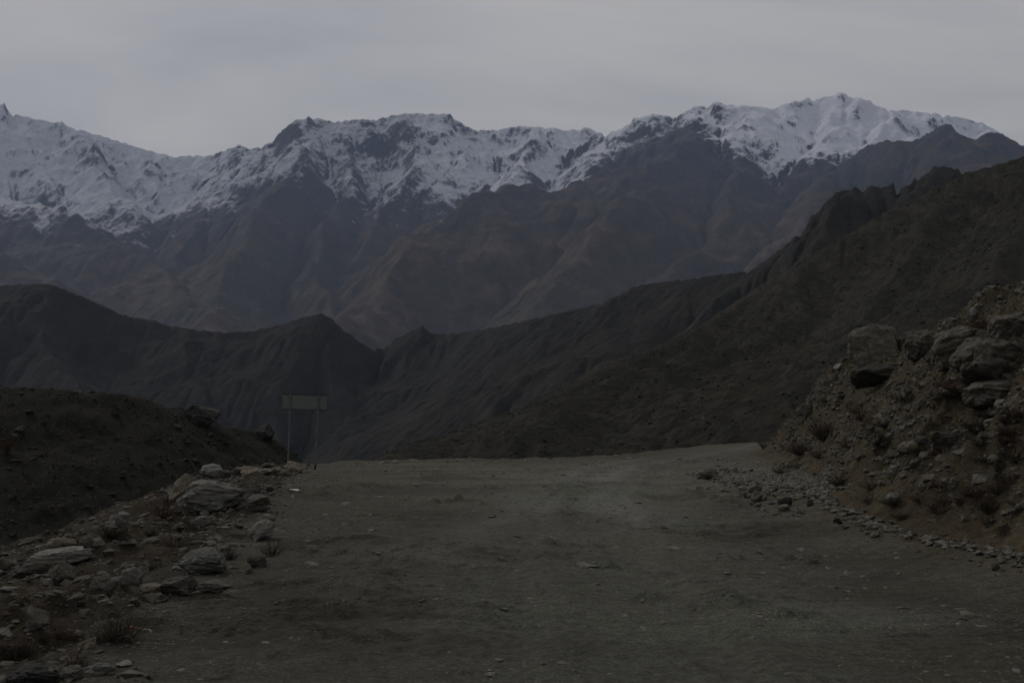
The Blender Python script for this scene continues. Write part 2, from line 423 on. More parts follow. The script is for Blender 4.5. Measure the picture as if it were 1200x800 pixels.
# ------------------------------------------------------------------ FAR: snowy range
def fit_skyline(X, Y, Z, sky_pts, width=0.05, iters=3):
    """Raise / lower the crest zone so the ridge line has the mapped height in each direction."""
    xs = np.array([p[0] for p in sky_pts], float); ys = np.array([p[1] for p in sky_pts], float)
    tgt_px = np.arange(-400, 1601, 2.0)
    tgt = np.array([slope_of(v) for v in np.interp(tgt_px, xs, ys)])
    pc = 600 + FPX * (X / Y) * 1.0
    # column of a point at elevation e: u = x / (y*CP + z*SP)
    for _ in range(iters):
        e = (Z - CAMZ) / Y
        pc = 600 + FPX * X / (Y * CP + (Z - CAMZ) * SP)
        b = np.clip(((pc + 400) / 2).astype(int), 0, len(tgt_px) - 1)
        mxv = np.full(len(tgt_px), -9.0); np.maximum.at(mxv, b.ravel(), e.ravel())
        bad = mxv < -8
        if bad.any(): mxv[bad] = np.interp(tgt_px[bad], tgt_px[~bad], mxv[~bad])
        # smooth maximum over near columns
        k = np.pad(mxv, 2, mode='edge'); mxs = np.max(np.stack([k[i:i + len(mxv)] for i in range(5)]), 0)
        mxs = np.convolve(np.pad(mxs, 2, mode='edge'), np.ones(5) / 5, 'valid')
        d = tgt - mxs
        w = smooth(-width, 0.0, e - mxs[b])
        Z = Z + d[b] * Y * w
    return Z

def skeleton(X, Y, ridges, base, pw=1.0, k=40.0, fall=None):
    h = np.full(X.shape, base, float)
    acc = None
    for pts, sl in ridges:
        w = [P(*p) for p in pts]
        d, z = poly_dist(X, Y, w, True)
        hz = z - sl * (d ** pw)
        acc = hz if acc is None else np.maximum(acc, hz) + k * np.exp(-np.abs(acc - hz) / k) * 0.25
    return np.maximum(acc, base) + 20 * np.exp(-np.abs(acc - base) / 40)

SKY_D = [(-400, 60), (-200, 92), (-60, 128), (0, 122), (4, 121), (15, 132), (40, 139), (68, 143), (72, 142), (88, 150), (120, 159), (150, 168),
         (175, 176), (203, 183), (225, 182), (245, 181), (262, 175), (279, 169), (292, 173), (305, 172), (316, 162), (330, 149), (345, 140),
         (360, 136), (370, 138), (392, 142), (412, 140), (440, 139), (460, 134), (482, 132), (500, 133), (527, 133), (543, 144), (560, 152),
         (575, 152), (608, 147), (640, 149), (665, 152), (685, 149), (698, 152), (708, 156), (722, 151), (742, 138), (765, 133), (788, 136),
         (800, 130), (812, 124), (826, 124), (838, 119), (850, 122), (880, 124), (903, 126), (922, 120), (946, 114), (952, 116), (970, 112),
         (985, 108), (1000, 113), (1019, 117), (1040, 128), (1060, 129), (1100, 133), (1130, 138), (1150, 143), (1165, 150), (1175, 156),
         (1200, 170), (1300, 190), (1600, 220)]
def build_range():
    x0, x1, y0, y1 = -6200, 6200, 3900, 10200
    nx, ny = 920, 466
    gx = np.linspace(x0, x1, nx); gy = np.linspace(y0, y1, ny)
    X, Y = np.meshgrid(gx, gy)
    wx = X + 260 * fbm(X / 1500, Y / 1500, 4, 3) + 60 * fbm(X / 330, Y / 330, 3, 9)
    wy = Y + 260 * fbm(X / 1500, Y / 1500, 4, 23) + 60 * fbm(X / 330, Y / 330, 3, 19)
    d1 = [(-400, 60, 9600), (-60, 115, 9400), (0, 122, 9300), (70, 143, 9300), (120, 160, 9300), (203, 183, 9300), (240, 182, 9200), (279, 170, 8900), (310, 168, 8600)]
    d2 = [(310, 168, 8600), (330, 149, 8400), (360, 136, 8300), (440, 139, 8400), (482, 132, 8500), (527, 133, 8500), (560, 153, 8500)]
    d3 = [(560, 153, 8500), (608, 147, 8500), (685, 149, 8500), (708, 156, 8300), (742, 138, 8000), (788, 136, 7900), (838, 120, 7700), (903, 126, 7800),
          (946, 114, 7900), (985, 108, 7800), (1019, 117, 7700), (1045, 130, 7700), (1100, 134, 7900), (1150, 143, 8000), (1180, 160, 8000), (1400, 230, 8000)]
    R_ = [(d1, .80), (d2, .88), (d3, .80),
          ([(360, 136, 8300), (345, 190, 7200), (300, 250, 6300), (262, 320, 5400), (235, 375, 4700)], .85),
          ([(300, 172, 8700), (262, 215, 7900), (215, 262, 7000), (190, 300, 6400)], .75),
          ([(400, 142, 8350), (420, 200, 7400), (400, 260, 6500), (385, 300, 6000), (372, 350, 5200)], .95),
          ([(482, 132, 8500), (500, 180, 7600), (470, 235, 6800), (452, 290, 6200)], .95),
          ([(560, 153, 8500), (545, 190, 7800), (510, 230, 7100)], .85),
          ([(640, 149, 8500), (615, 180, 7800), (590, 210, 7100)], .85),
          ([(838, 122, 7700), (792, 165, 6900), (735, 190, 6500), (660, 205, 6200), (600, 218, 6000), (540, 240, 5700), (480, 280, 5300), (430, 335, 4900), (380, 385, 4400)], .62),
          ([(735, 190, 6500), (720, 240, 5600), (680, 290, 4900), (640, 345, 4300)], .6),
          ([(850, 150, 7300), (855, 190, 6600), (850, 235, 5800), (820, 280, 5200), (800, 315, 4700)], .65),
          ([(985, 110, 7800), (960, 165, 7000), (930, 205, 6400), (905, 235, 6000)], .65),
          ([(1050, 130, 7700), (1020, 165, 7000), (990, 195, 6600)], .65),
          ([(1600, 110, 5200), (1300, 146, 5300), (1200, 152, 5400), (1130, 155, 5500), (1105, 155, 5600), (1070, 163, 5700), (1030, 170, 5900), (985, 190, 6000), (950, 230, 5600), (915, 275, 5100), (880, 320, 4600)], .62),
          ([(-400, 150, 9000), (-60, 200, 8100), (60, 243, 7000), (130, 280, 6300), (190, 325, 5500), (240, 380, 4700)], .62),
          ([(-300, 240, 6800), (-60, 268, 6000), (20, 305, 5300), (100, 352, 4700)], .6),
          ([(70, 143, 9300), (120, 200, 8300), (165, 255, 7200)], .75),
          ([(150, 168, 9300), (185, 215, 8500), (200, 245, 7900)], .8)]
    h = skeleton(wx, wy, R_, -250, k=70)
    rd = ridged(X / 620, Y / 620, 5, 5)
    amp = smooth(-250, 900, h)
    h = h + amp * (105 * rd + 60 * fbm(X / 420, Y / 420, 5, 31) - 80)
    cell = gx[1] - gx[0]
    h = erode(h / cell, 26000, 60, cap=5.0, ero=0.35, dep=0.22, batches=8, seed=4) * cell
    h = h + amp * 12 * ridged(X / 85, Y / 85, 3, 77)
    # crest heights along each direction as mapped from the photograph
    Z = fit_skyline(X, Y, h, SKY_D, 0.035)
    gyy, gxx = np.gradient(Z, gy, gx)
    sl = np.sqrt(gxx ** 2 + gyy ** 2)
    conc = blur(Z, 6) - Z
    nz = fbm(X / 900, Y / 900, 4, 55); n2 = fbm(X / 160, Y / 160, 4, 66)
    pcx = 600 + FPX * X / Y
    line = np.interp(pcx, [-100, 120, 250, 330, 430, 560, 640, 700, 730, 790, 835, 862, 900, 1100], [1330, 1400, 1560, 1500, 1330, 1500, 1700, 1800, 2020, 2200, 2130, 1760, 1640, 1720])
    amt = np.interp(pcx, [-100, 200, 300, 420, 560, 640, 720, 800, 850, 900], [.04, -.02, -.42, -.30, -.24, -.02, -.16, -.20, .02, .14])
    n3 = fbm(X / 260 + .6 * nz, Y / 700 + .6 * nz, 5, 71)
    wob = 260 * fbm(X / 700, Y / 700, 4, 72)
    cov = np.clip((Z - line + wob) / 420, -2, 1) * .85 + 0.26 * nz + 0.66 * n3 + 0.42 * n2 + np.clip(conc / 60.0, -.35, .3) - np.clip(sl - 0.85, -.3, 1.5) * 0.62 + amt
    cov = cov - 1.2 * smooth(6800, 6300, Y) * smooth(470, 560, pcx)
    snow = np.clip(cov, -1, 1.2) * 0.9 + 0.40
    rockm = np.clip((sl - 0.62) * 2.0 + 0.4 * n2, 0, 1) * smooth(900, 1800, Z) + smooth(1500, 2100, Z) * 0.4
    az = np.abs(X / Y)
    keep = (az < 0.62) & (Z > -240)
    return grid_object('mountain_range', X, Y, Z, keep, M['range'], {'snow': snow, 'cover': np.interp(pcx, [-100, 250, 420, 560, 700, 800, 860], [.72, .70, .60, .84, .84, .95, 1.0]), 'rock': np.clip(rockm, 0, 1)})
build_range()
print('range', round(time.time() - T0, 1))

# ------------------------------------------------------------------ MIDDLE: dark ridge across the valley
def hill_grid(name, box, n, ridges, base, mat, sky_pts, na, nscale, drops, seed, azlim=0.66, fitw=0.03, crag=0.0, warp=1.0, rk=0.75, minz=None):
    x0, x1, y0, y1 = box; nx, ny = n
    gx = np.linspace(x0, x1, nx); gy = np.linspace(y0, y1, ny); X, Y = np.meshgrid(gx, gy)
    wx = X + warp * (nscale * .5 * fbm(X / nscale / 2, Y / nscale / 2, 4, seed)); wy = Y + warp * (nscale * .5 * fbm(X / nscale / 2, Y / nscale / 2, 4, seed + 7))
    h = skeleton(wx, wy, ridges, base, k=na)
    h = h + na * ridged(X / nscale, Y / nscale, 5, seed + 3) + na * .4 * fbm(X / nscale * 4, Y / nscale * 4, 4, seed + 5) - na * .6
    cell = gx[1] - gx[0]
    if drops: h = erode(h / cell, drops, 50, cap=4.0, ero=0.3, dep=0.25, batches=6, seed=seed) * cell
    if crag: h = h + crag * ridged(X / (nscale * .12), Y / (nscale * .12), 3, seed + 15)
    Z = fit_skyline(X, Y, h, sky_pts, fitw)
    gyy, gxx = np.gradient(Z, gy, gx); sl = np.sqrt(gxx ** 2 + gyy ** 2)
    rock = np.clip((sl - rk) * 2.5, 0, 1)
    keep = (np.abs(X / Y) < azlim) & (Z > (base - 1 if minz is None else minz))
    ob = grid_object(name, X, Y, Z, keep, mat, {'rock': rock})
    return ob, gx, gy, Z

SKY_A = [(-400, 350), (-60, 336), (0, 334), (40, 332), (62, 333), (80, 340), (110, 352), (150, 370), (180, 375), (200, 381), (230, 386), (262, 389), (290, 388),
         (330, 379), (352, 371), (376, 366), (388, 371), (403, 384), (420, 397), (437, 408), (448, 407), (460, 396), (472, 390), (494, 381), (505, 388),
         (520, 391), (560, 386), (600, 378), (650, 367), (700, 355), (738, 336), (752, 333), (800, 327), (835, 322), (870, 318), (920, 330), (1000, 350), (1600, 500)]
dA = [1500] * 23 + [1480, 1470, 1450, 1400, 1350, 1250, 1180, 1150, 1130, 1050, 1000, 950, 930, 900, 900]
ridgeA = [(p[0], p[1], d) for p, d in zip(SKY_A, dA)]
hill_grid('dark_ridge', (-1050, 800, 700, 1800), (620, 300),
          [(ridgeA, .62),
           ([(376, 366, 1500), (395, 440, 1350), (420, 520, 1200)], .8),
           ([(494, 381, 1480), (470, 450, 1330), (430, 540, 1150)], .75),
           ([(640, 370, 1400), (570, 440, 1200), (490, 530, 1000)], .75),
           ([(752, 333, 1180), (690, 400, 1050), (620, 460, 900), (560, 530, 800)], .75),
           ([(62, 333, 1500), (90, 420, 1300), (150, 500, 1150)], .65),
           ([(230, 386, 1500), (250, 450, 1350), (270, 520, 1200)], .7)],
          -190, M['ridge'], SKY_A, 15, 190, 10000, 41, crag=2.6, fitw=0.02)

# craggy spur on the right, behind the scrubby hillside
SKY_B2 = [(600, 520), (800, 385), (835, 345), (870, 320), (895, 303), (915, 288), (935, 272), (950, 250), (962, 238), (978, 224), (990, 222), (1000, 219), (1010, 221),
          (1020, 217), (1030, 219), (1046, 214), (1049, 223), (1062, 214), (1082, 202), (1092, 195), (1106, 194), (1120, 197), (1127, 202), (1150, 205), (1250, 200), (1600, 170)]
dB2 = [640, 760, 770, 780, 780, 780, 780, 775, 770, 770, 770, 770, 770, 770, 770, 765, 765, 760, 750, 745, 740, 740, 735, 720, 700, 650]
ridgeB2 = [(p[0], p[1], d) for p, d in zip(SKY_B2, dB2)]
hill_grid('craggy_hill', (60, 620, 500, 960), (340, 260), [(ridgeB2, .75), ([(985, 222, 770), (940, 300, 700), (900, 350, 650)], .8)],
          -60, M['crag'], SKY_B2, 9, 70, 9000, 87, crag=2.8, fitw=0.02)

SKY_B = [(-400, 640), (380, 560), (440, 534), (480, 517), (520, 508), (560, 492), (600, 480), (640, 457), (672, 441), (700, 424), (750, 411), (800, 392), (850, 358),
         (900, 325), (950, 296), (1000, 266), (1050, 240), (1090, 222), (1127, 203), (1160, 194), (1200, 182), (1300, 150), (1600, 60)]
dB = [200, 235, 255, 270, 285, 300, 320, 340, 350, 360, 375, 395, 415, 430, 440, 450, 460, 465, 470, 465, 455, 440, 420]
ridgeB = [(p[0], p[1], d) for p, d in zip(SKY_B, dB)]
obB, bgx, bgy, bZ = hill_grid('hillside', (-110, 420, 120, 620), (620, 480),
          [(ridgeB, .40),
           ([(1127, 203, 470), (1080, 290, 390), (1010, 380, 300)], .45),
           ([(1300, 150, 440), (1230, 260, 330), (1130, 350, 260)], .45),
           ([(950, 296, 440), (900, 380, 360), (800, 460, 280)], .45),
           ([(800, 392, 395), (740, 460, 310), (640, 520, 240)], .45)],
          -55, M['hillside'], SKY_B, 2.6, 52, 6000, 63, crag=1.3, fitw=0.03, rk=0.55)
print('hills', round(time.time() - T0, 1))

vf = mesh_from('valley_floor', [(-45000, -30000, -260), (45000, -30000, -260), (45000, 60000, -260), (-45000, 60000, -260)], [(0, 1, 2, 3)], M['hillside'])
vf['kind'] = 'structure'

# ------------------------------------------------------------------ NEAR ground: road, verge, embankment, gully hillside
FOOT = [(7.0, -30), (6.6, 5), (6.35, 12), (6.25, 15), (6.4, 18.3), (7.2, 23), (9.2, 30), (10.5, 36), (12.2, 45), (14.0, 56), (16.2, 66), (19.5, 72), (28, 77), (50, 83), (120, 92)]
EDGE = [(-9.0, -30), (-8.2, 4), (-7.9, 12), (-8.4, 17), (-9.2, 22), (-10.8, 30), (-12.2, 38), (-11.8, 44), (-8.8, 49.5), (-5, 52), (0, 53.5), (5, 58), (10, 72), (21, 104), (32, 124), (70, 136), (160, 142)]
LEFT = [(-2.95, -30), (-2.95, 6), (-3.1, 7.5), (-3.4, 9.5), (-3.9, 13), (-5.0, 21), (-6.8, 30), (-8.3, 40), (-10, 48)]
HILL_L = [P(-400, 415, 92), P(-150, 432, 94), P(0, 446, 96), P(60, 453, 99), P(160, 463, 105), P(240, 486, 112), P(300, 505, 117), P(335, 530, 121), P(352, 548, 124), P(380, 575, 130)]
def road_pt(px, py):
    Y = CAMZ / -slope_of(py); return (P(px, py, Y)[0], Y)
# broken lips and small scarps on the road surface: (from, to, height)
LIPS = [(road_pt(a, b), road_pt(c, d), h) for a, b, c, d, h in (
    (498, 591, 540, 587, .10), (540, 587, 566, 590, .08), (470, 612, 512, 617, .05), (585, 634, 640, 640, .07), (640, 640, 700, 636, .05), (690, 660, 775, 668, .07),
    (700, 612, 770, 622, .06), (745, 700, 835, 706, .08), (835, 706, 890, 700, .05), (800, 662, 870, 652, .06), (230, 716, 300, 720, .07), (455, 715, 520, 712, .05),
    (440, 742, 500, 748, .05), (760, 742, 900, 752, .05), (560, 760, 700, 766, .04), (880, 640, 960, 662, .06), (610, 655, 690, 652, .05), (380, 690, 440, 684, .05),
    (800, 575, 850, 590, .08), (620, 578, 690, 570, .05), (900, 720, 1010, 735, .05), (330, 760, 430, 768, .04))]
def lip_field(x, y):
    wx = x + .22 * perlin(x / .5, y / .5, 201); wy = y + .30 * perlin(x / .45, y / .7, 202)
    z = np.zeros(x.shape)
    for p, q, h in LIPS:
        d = poly_dist(wx, wy, [p, q]); w = .07 + .004 * p[1]
        z = z + h * np.exp(-(d / w) ** 2) * smooth(-.35, .15, perlin(x / .35, y / .35, 203))
    return z
def fields(x, y):
    df = poly_dist(x, y, FOOT); de = -poly_dist(x, y, EDGE); dl = -poly_dist(x, y, LEFT)
    return df, de, dl        # df>0 inside embankment; de>0 beyond plateau edge; dl>0 on the verge
def ground_h(x, y, parts=False):
    x = np.asarray(x, float); y = np.asarray(y, float)
    r = np.sqrt(x * x + y * y)
    df, de, dl = fields(x, y)
    z = 0.07 * fbm(x / 7, y / 7, 3, 2) + 0.030 * fbm(x / 1.3, y / 1.3, 3, 12)
    # washboard ripples across the wheel tracks, pot marks
    xc = 0.05 * y + 0.002 * y * y * 0
    rip = perlin(x / 1.9 + 5, y / 0.30, 91) * smooth(-0.15, 0.45, perlin(x / 4.2, y / 3.5, 92))
    z = z + (0.020 * rip + 0.026 * fbm(x / 0.42, y / 0.24, 3, 93, .65)) * smooth(70, 40, y)
    # shallow wheel troughs bending right with the road
    cx = np.interp(y, [0, 12, 25, 40, 55, 75, 100], [2.0, 2.4, 2.9, 4.5, 9.5, 15.5, 22.0])
    for o, w_, a_ in ((-1.1, .5, .035), (1.1, .5, .045), (-3.4, .5, .02)):
        z = z - a_ * np.exp(-((x - cx - o) / w_) ** 2)
    cv, cb = cells(x / .34 + .5 * perlin(x / .6, y / .6, 6), y / .22, 7)
    z = z + .030 * np.clip(cv - .55, 0, 1) * 2 * smooth(.02, .22, cb) * smooth(-.25, .3, perlin(x / 1.7, y / 1.2, 97)) * smooth(45, 25, y)
    # clods and a broken lip on the surface
    z = z + 0.16 * np.clip(ridged(x / 1.6, y / .6, 3, 95) - .45, 0, 1) * smooth(.0, .35, perlin(x / 4, y / 4, 96))
    z = z + lip_field(x, y)
    # paired wheel ruts that follow the bend
    rut = np.interp(y, [0, 12, 25, 35, 45, 60, 80, 110], [.6, .9, 1.7, 3.3, 6.2, 11.8, 19.8, 30.5]) + .25 * perlin(y / 4, y * 0, 204)
    for o in (-.85, .85):
        z = z - .045 * np.exp(-((x - rut - o) / .22) ** 2) + .025 * np.exp(-((x - rut - o - .42) / .16) ** 2)
    # verge
    v = smooth(0.0, 1.2, dl)
    rough = 0.26 * fbm(x / 2.1, y / 2.1, 5, 21) + 0.10 * ridged(x / .9, y / .9, 3, 25)
    v3, b3 = cells(x / .7 + .3 * perlin(x, y, 5), y / .9, 3)
    rough = rough + .26 * (v3 - .45) * smooth(0, .25, b3) * smooth(-.2, .4, perlin(x / 2.5, y / 3, 8))
    z = z + v * (rough + 0.02 - 0.10 * np.maximum(dl, 0)) * smooth(52, 40, y)
    z = z + 0.45 * np.exp(-(((x + 7.2) / 1.8) ** 2 + ((y - 23) / 2.6) ** 2)) + 0.25 * np.exp(-(((x + 6.3) / 1.2) ** 2 + ((y - 15.5) / 1.6) ** 2))
    # low berm of dirt at the plateau edge
    z = z + (0.13 + .16 * fbm(x / 1.6, y / 1.6, 4, 29)) * np.exp(-((de + 0.9 + .5 * perlin(x / 2.5, y / 2.5, 30)) / 0.8) ** 2) * smooth(30, 45, y) * smooth(90, 70, y)
    # drop beyond the edge
    dd = np.maximum(de + 0.5 * fbm(x / 4, y / 4, 3, 28), 0)
    z = z - np.where(dd > 0, 0.62 * (np.sqrt(dd * dd + 1.0) - 1.0), 0)
    z = np.maximum(z, -46 + 2.5 * fbm(x / 14, y / 14, 3, 33))
    # embankment
    dfn = df + 0.55 * fbm(x / 3.2, y / 3.2, 4, 41) + 0.2 * fbm(x / .9, y / .9, 3, 43)
    dp = np.maximum(dfn, 0)
    cut = np.interp(dp, [0, .4, 1.3, 4.3, 6.8, 12, 30, 60], [0, .2, 1.05, 4.55, 5.3, 5.9, 8.0, 11.0])
    qx, qy = x + .3 * perlin(x / .9, y / .9, 44), y + .3 * perlin(x / .9, y / .9, 45)
    v1, b1 = cells(qx / 1.25, qy / 1.7, 1); v2, b2 = cells(qx / .5, qy / .6, 2)
    zone = smooth(-.35, .25, fbm(x / 4.5, y / 4.5, 2, 46))
    blocks = (smooth(3.6, 5.0, dp) * smooth(9, 7, dp) * .7 * (v1 - .3) * smooth(0, .2, b1)) + (.85 * (v1 - .35) * smooth(0, .22, b1) + .34 * (v2 - .4) * smooth(0, .22, b2)) * (.35 + .65 * zone)
    lump = smooth(0.3, 1.8, dp) * (0.42 * fbm(x / 2.4, y / 2.4, 4, 47) + 0.12 * ridged(x / .8, y / .8, 3, 49) + blocks)
    apron = 0.35 * np.exp(-((df + 0.0) / 0.9) ** 2) * 0.6
    z = z + np.where(dp > 0, cut + lump, 0) + apron
    z = z + 0.25 * np.exp(-(((x - 7.2) / 1.3) ** 2 + ((y - 29) / 5.0) ** 2))
    # hillside across the gully on the left
    d, zr = poly_dist(x, y, HILL_L, True)
    hl = zr - 0.50 * np.maximum(d - 1.2, 0) + 0.9 * fbm(x / 7, y / 7, 4, 61) + 0.35 * ridged(x / 3, y / 3, 4, 63) - 0.5
    hillm = hl > z
    z = np.where(x < 15, np.maximum(z, hl), z)
    if parts: return z, df, de, dl, hillm & (x < 15)
    return z

def build_near():
    rows = np.concatenate([np.geomspace(2.6, 9, 130, endpoint=False), np.geomspace(9, 48, 430, endpoint=False), np.geomspace(48, 175, 200)])
    az = np.concatenate([np.radians(np.linspace(-40, 40, 600))])
    Rr, A = np.meshgrid(rows, az, indexing='ij')
    X = Rr * np.sin(A); Y = Rr * np.cos(A)
    Z, df, de, dl, hm = ground_h(X, Y, True)
    n1 = fbm(X / 1.7, Y / 1.7, 3, 101); n2 = fbm(X / 5, Y / 2.5, 3, 103)
    # soil (ochre) along the embankment foot, on the left shoulder and in streaks
    soil = smooth(-1.6, -0.5, df + 0.6 * n1) * smooth(1.3, 0.4, df + .5 * n1) * .85
    soil = np.maximum(soil, 0.7 * smooth(-3.0, 0.5, dl + 1.6 * n1) * smooth(9, 20, Y))
    soil = np.maximum(soil, 0.55 * smooth(-6.0, -1.0, dl + 2.2 * n2) * smooth(12, 24, Y))
    soil = np.maximum(soil, 0.85 * smooth(-4.5, -0.8, de + 1.4 * n2) * smooth(26, 36, Y))
    soil = np.maximum(soil, 0.6 * smooth(-.1, .35, n2) * smooth(-5.5, -2.8, df) * smooth(30, 20, Y))
    soil = np.maximum(soil, 0.35 * smooth(0.0, .5, n2) * smooth(3, -4, X) * smooth(18, 28, Y))
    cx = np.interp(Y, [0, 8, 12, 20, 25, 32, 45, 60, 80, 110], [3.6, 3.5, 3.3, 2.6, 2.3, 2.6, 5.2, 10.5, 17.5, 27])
    glare = 0.95 * np.exp(-((X - cx) / 0.75) ** 2) * smooth(8, 12, Y)  # pale bands painted along the windscreen reflection streaks
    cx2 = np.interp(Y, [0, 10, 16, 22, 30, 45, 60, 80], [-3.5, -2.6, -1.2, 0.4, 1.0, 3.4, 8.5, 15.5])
    glare = np.maximum(glare, 0.75 * np.exp(-((X - cx2) / 0.6) ** 2) * smooth(9, 14, Y))
    glare = glare * smooth(-.55, .15, fbm(X / 3.5, Y / 5, 3, 107)) 
    glare = glare * (1 - soil) * smooth(0.6, -1.0, dl)
    veg = np.where(hm, 1.0, smooth(0.5, 4, de)) 
    veg = np.maximum(veg, 0.55 * smooth(5.0, 7.5, df))
    vsoil = np.where(df > -0.5, np.maximum(soil * 0.8, .45 * smooth(-.05, .4, n1) * smooth(7, 4, df)), 0.55 * smooth(.0, .4, n1) * smooth(1, 3, dl)) * (1 - veg)
    isroad = (df < -0.45 + .35 * n1) & (dl < 0.25 + .5 * n1) & (de < 0.6)
    isbank = (df >= -3.0) & ~isroad & (X > 0)
    ishill = hm & ~isroad & ~isbank
    c = lambda m: m[:-1, :-1]
    grid_object('gravel_road', X, Y, Z, c(isroad), M['road'], {'soil': soil, 'glare': glare, 'dark_tone': np.maximum(np.clip(lip_field(X, Y - .12) * 9, 0, .75), np.maximum(smooth(-5.5 - .12 * Y, 0.0, dl + 2.2 * n2 + .5 * n1) * .80, .6 * np.exp(-((df + 2.0 + .8 * n2) / 1.1) ** 2) * smooth(34, 22, Y) + .78 * smooth(34, 62, Y + 6 * n2))), 'track': .35 * (np.exp(-((X - np.interp(Y, [0, 12, 25, 35, 45, 60, 80, 110], [1.45, 1.75, 2.55, 4.15, 7.05, 12.6, 20.6, 31.3])) / .28) ** 2) + np.exp(-((X - np.interp(Y, [0, 12, 25, 35, 45, 60, 80, 110], [-.25, .05, .85, 2.45, 5.35, 10.9, 18.9, 29.6])) / .28) ** 2)) + .75 * np.exp(-((X - np.interp(Y, [0, 12, 25, 35, 45, 60, 80, 110], [.5, .8, 1.6, 3.2, 6.0, 11.5, 19.5, 30])) / (2.3 + .03 * Y)) ** 4) * (.55 + .45 * smooth(-.3, .3, n2))})
    grv = np.maximum(smooth(.9, -.2, dl + .9 * n1) * (X < 1) * smooth(60, 50, Y), smooth(-.2, -1.3, df + .5 * n1) * (X > 1)) * (de < .5)
    at = {'duff': smooth(-.2, .5, dl) * (X < 0) * (.6 + .4 * smooth(-.3, .2, n2)), 'soil': vsoil, 'veg': veg, 'grv': grv * (1 - .5 * soil)}
    grid_object('embankment', X, Y, Z, c(isbank), M['bank'], at)
    grid_object('gully_hillside', X, Y, Z, c(ishill), M['bank'], at)
    grid_object('verge', X, Y, Z, c(~(isroad | isbank | ishill)), M['bank'], at)
build_near()
print('near', round(time.time() - T0, 1))

# ------------------------------------------------------------------ hit test on the near ground
def hit(px, py, tmax=170.0):
    dx, dy, dz = ray(px, py); n = dy
    t = np.geomspace(3.0, tmax, 560)
    X, Y, Z = dx / n * t, t, CAMZ + dz / n * t
    g = ground_h(X, Y)
    k = np.argmax(Z < g)
    if Z[k] >= g[k]: return None
    k = max(k, 1)
    a, b = t[k - 1], t[k]
    for _ in range(14):
        m = .5 * (a + b)
        if CAMZ + dz / n * m < ground_h(np.array([dx / n * m]), np.array([m]))[0]: b = m
        else: a = m
    m = .5 * (a + b)
    return dx / n * m, m, CAMZ + dz / n * m

# ------------------------------------------------------------------ rocks
def rock_bm(seed, pts=16, flat=1.0, sub=1, rough=0.06, blocky=0.0, cuts=0):
    """An angular stone about 1 unit wide, centred, made from a hull of random points."""
    rr = random.Random(seed)
    bm = bmesh.new()
    for _ in range(pts):
        v = Vector((rr.gauss(0, 1), rr.gauss(0, 1), rr.gauss(0, 1))).normalized()
        if blocky:
            m = max(abs(v.x), abs(v.y), abs(v.z)); v = v.lerp(v / m, blocky)
        v *= rr.uniform(.8, 1.05) * 0.5
        bm.verts.new((v.x, v.y, v.z * flat))
    res = bmesh.ops.convex_hull(bm, input=bm.verts)
    junk = [e for e in res['geom_interior'] if isinstance(e, bmesh.types.BMVert)]
    if junk: bmesh.ops.delete(bm, geom=junk, context='VERTS')
    loose = [v for v in bm.verts if not v.link_faces]
    if loose: bmesh.ops.delete(bm, geom=loose, context='VERTS')
    if sub:
        bmesh.ops.bevel(bm, geom=list(bm.edges), offset=0.028, segments=1, affect='EDGES', clamp_overlap=True)
        bmesh.ops.triangulate(bm, faces=bm.faces)
        for _ in range(sub):
            bmesh.ops.subdivide_edges(bm, edges=[e for e in bm.edges if e.calc_length() > 0.12 / _1(_, sub)], cuts=1, use_grid_fill=True)
        bmesh.ops.triangulate(bm, faces=bm.faces)
        co = np.array([v.co for v in bm.verts])
        for k, (sc, am) in enumerate(((2.3, 1.0), (5.5, .5), (12., .28))):
            nx_ = perlin(co[:, 0] * sc + seed * 3.3, co[:, 1] * sc + co[:, 2] * sc * .7, seed + k)
            ny_ = perlin(co[:, 2] * sc + seed * 1.3, co[:, 1] * sc - co[:, 0] * sc * .6, seed + k + 9)
            for i, v in enumerate(bm.verts):
                nrm = v.co.normalized()
                v.co += nrm * float(nx_[i] + ny_[i]) * rough * am * (.6 + .4 * flat)
        if rough > .05:
            lay = perlin(co[:, 2] * 6.5 + co[:, 0] * 3.2 + co[:, 1] * 1.5 + seed, co[:, 1] * 2.6 - co[:, 0] * 1.9 + seed, seed + 40)
            for i, v in enumerate(bm.verts): v.co += Vector((v.co.x, v.co.y, 0)).normalized() * (-abs(float(lay[i])) * .055)
    return bm
def _1(i, n): return (1.0, 1.7, 2.9)[i]
def rock_mesh(name, seed, mat, **k):
    bm = rock_bm(seed, **k)
    me = bpy.data.meshes.new(name); bm.to_mesh(me); bm.free()
    me.materials.append(mat)
    return me

def put_mesh(me, name, loc, scale, rot, label, cat, group=None):
    o = bpy.data.objects.new(name, me); col.objects.link(o)
    o.location = loc; o.scale = scale; o.rotation_euler = rot
    tag(o, label, cat, group); return o

def stone_row(lst):
    """hero boulders: (px centre, py base, width px, height px, material, seed, flat, blocky, tilt deg, label[, name])"""
    for (px, py, wpx, hpx, mat, seed, blocky, tilt, label) in lst:
        h = hit(px, py)
        if h is None: print('no hit', px, py); continue
        x, y, z = h
        s = y / FPX
        w, hh = wpx * s, hpx * s
        me = rock_mesh('boulder', seed, M[mat], pts=24, flat=1.0, sub=3 if wpx > 40 else 2, rough=0.062, blocky=blocky)
        dep = w * (0.75 + 0.25 * random.Random(seed).random())
        o = put_mesh(me, 'boulder', (x, y + dep * .30, z + hh * .40), (w * 1.06, dep, hh * 1.12), (R(random.Random(seed).uniform(-8, 8)), R(tilt), R(random.Random(seed + 1).uniform(-25, 25))), label, 'boulder')

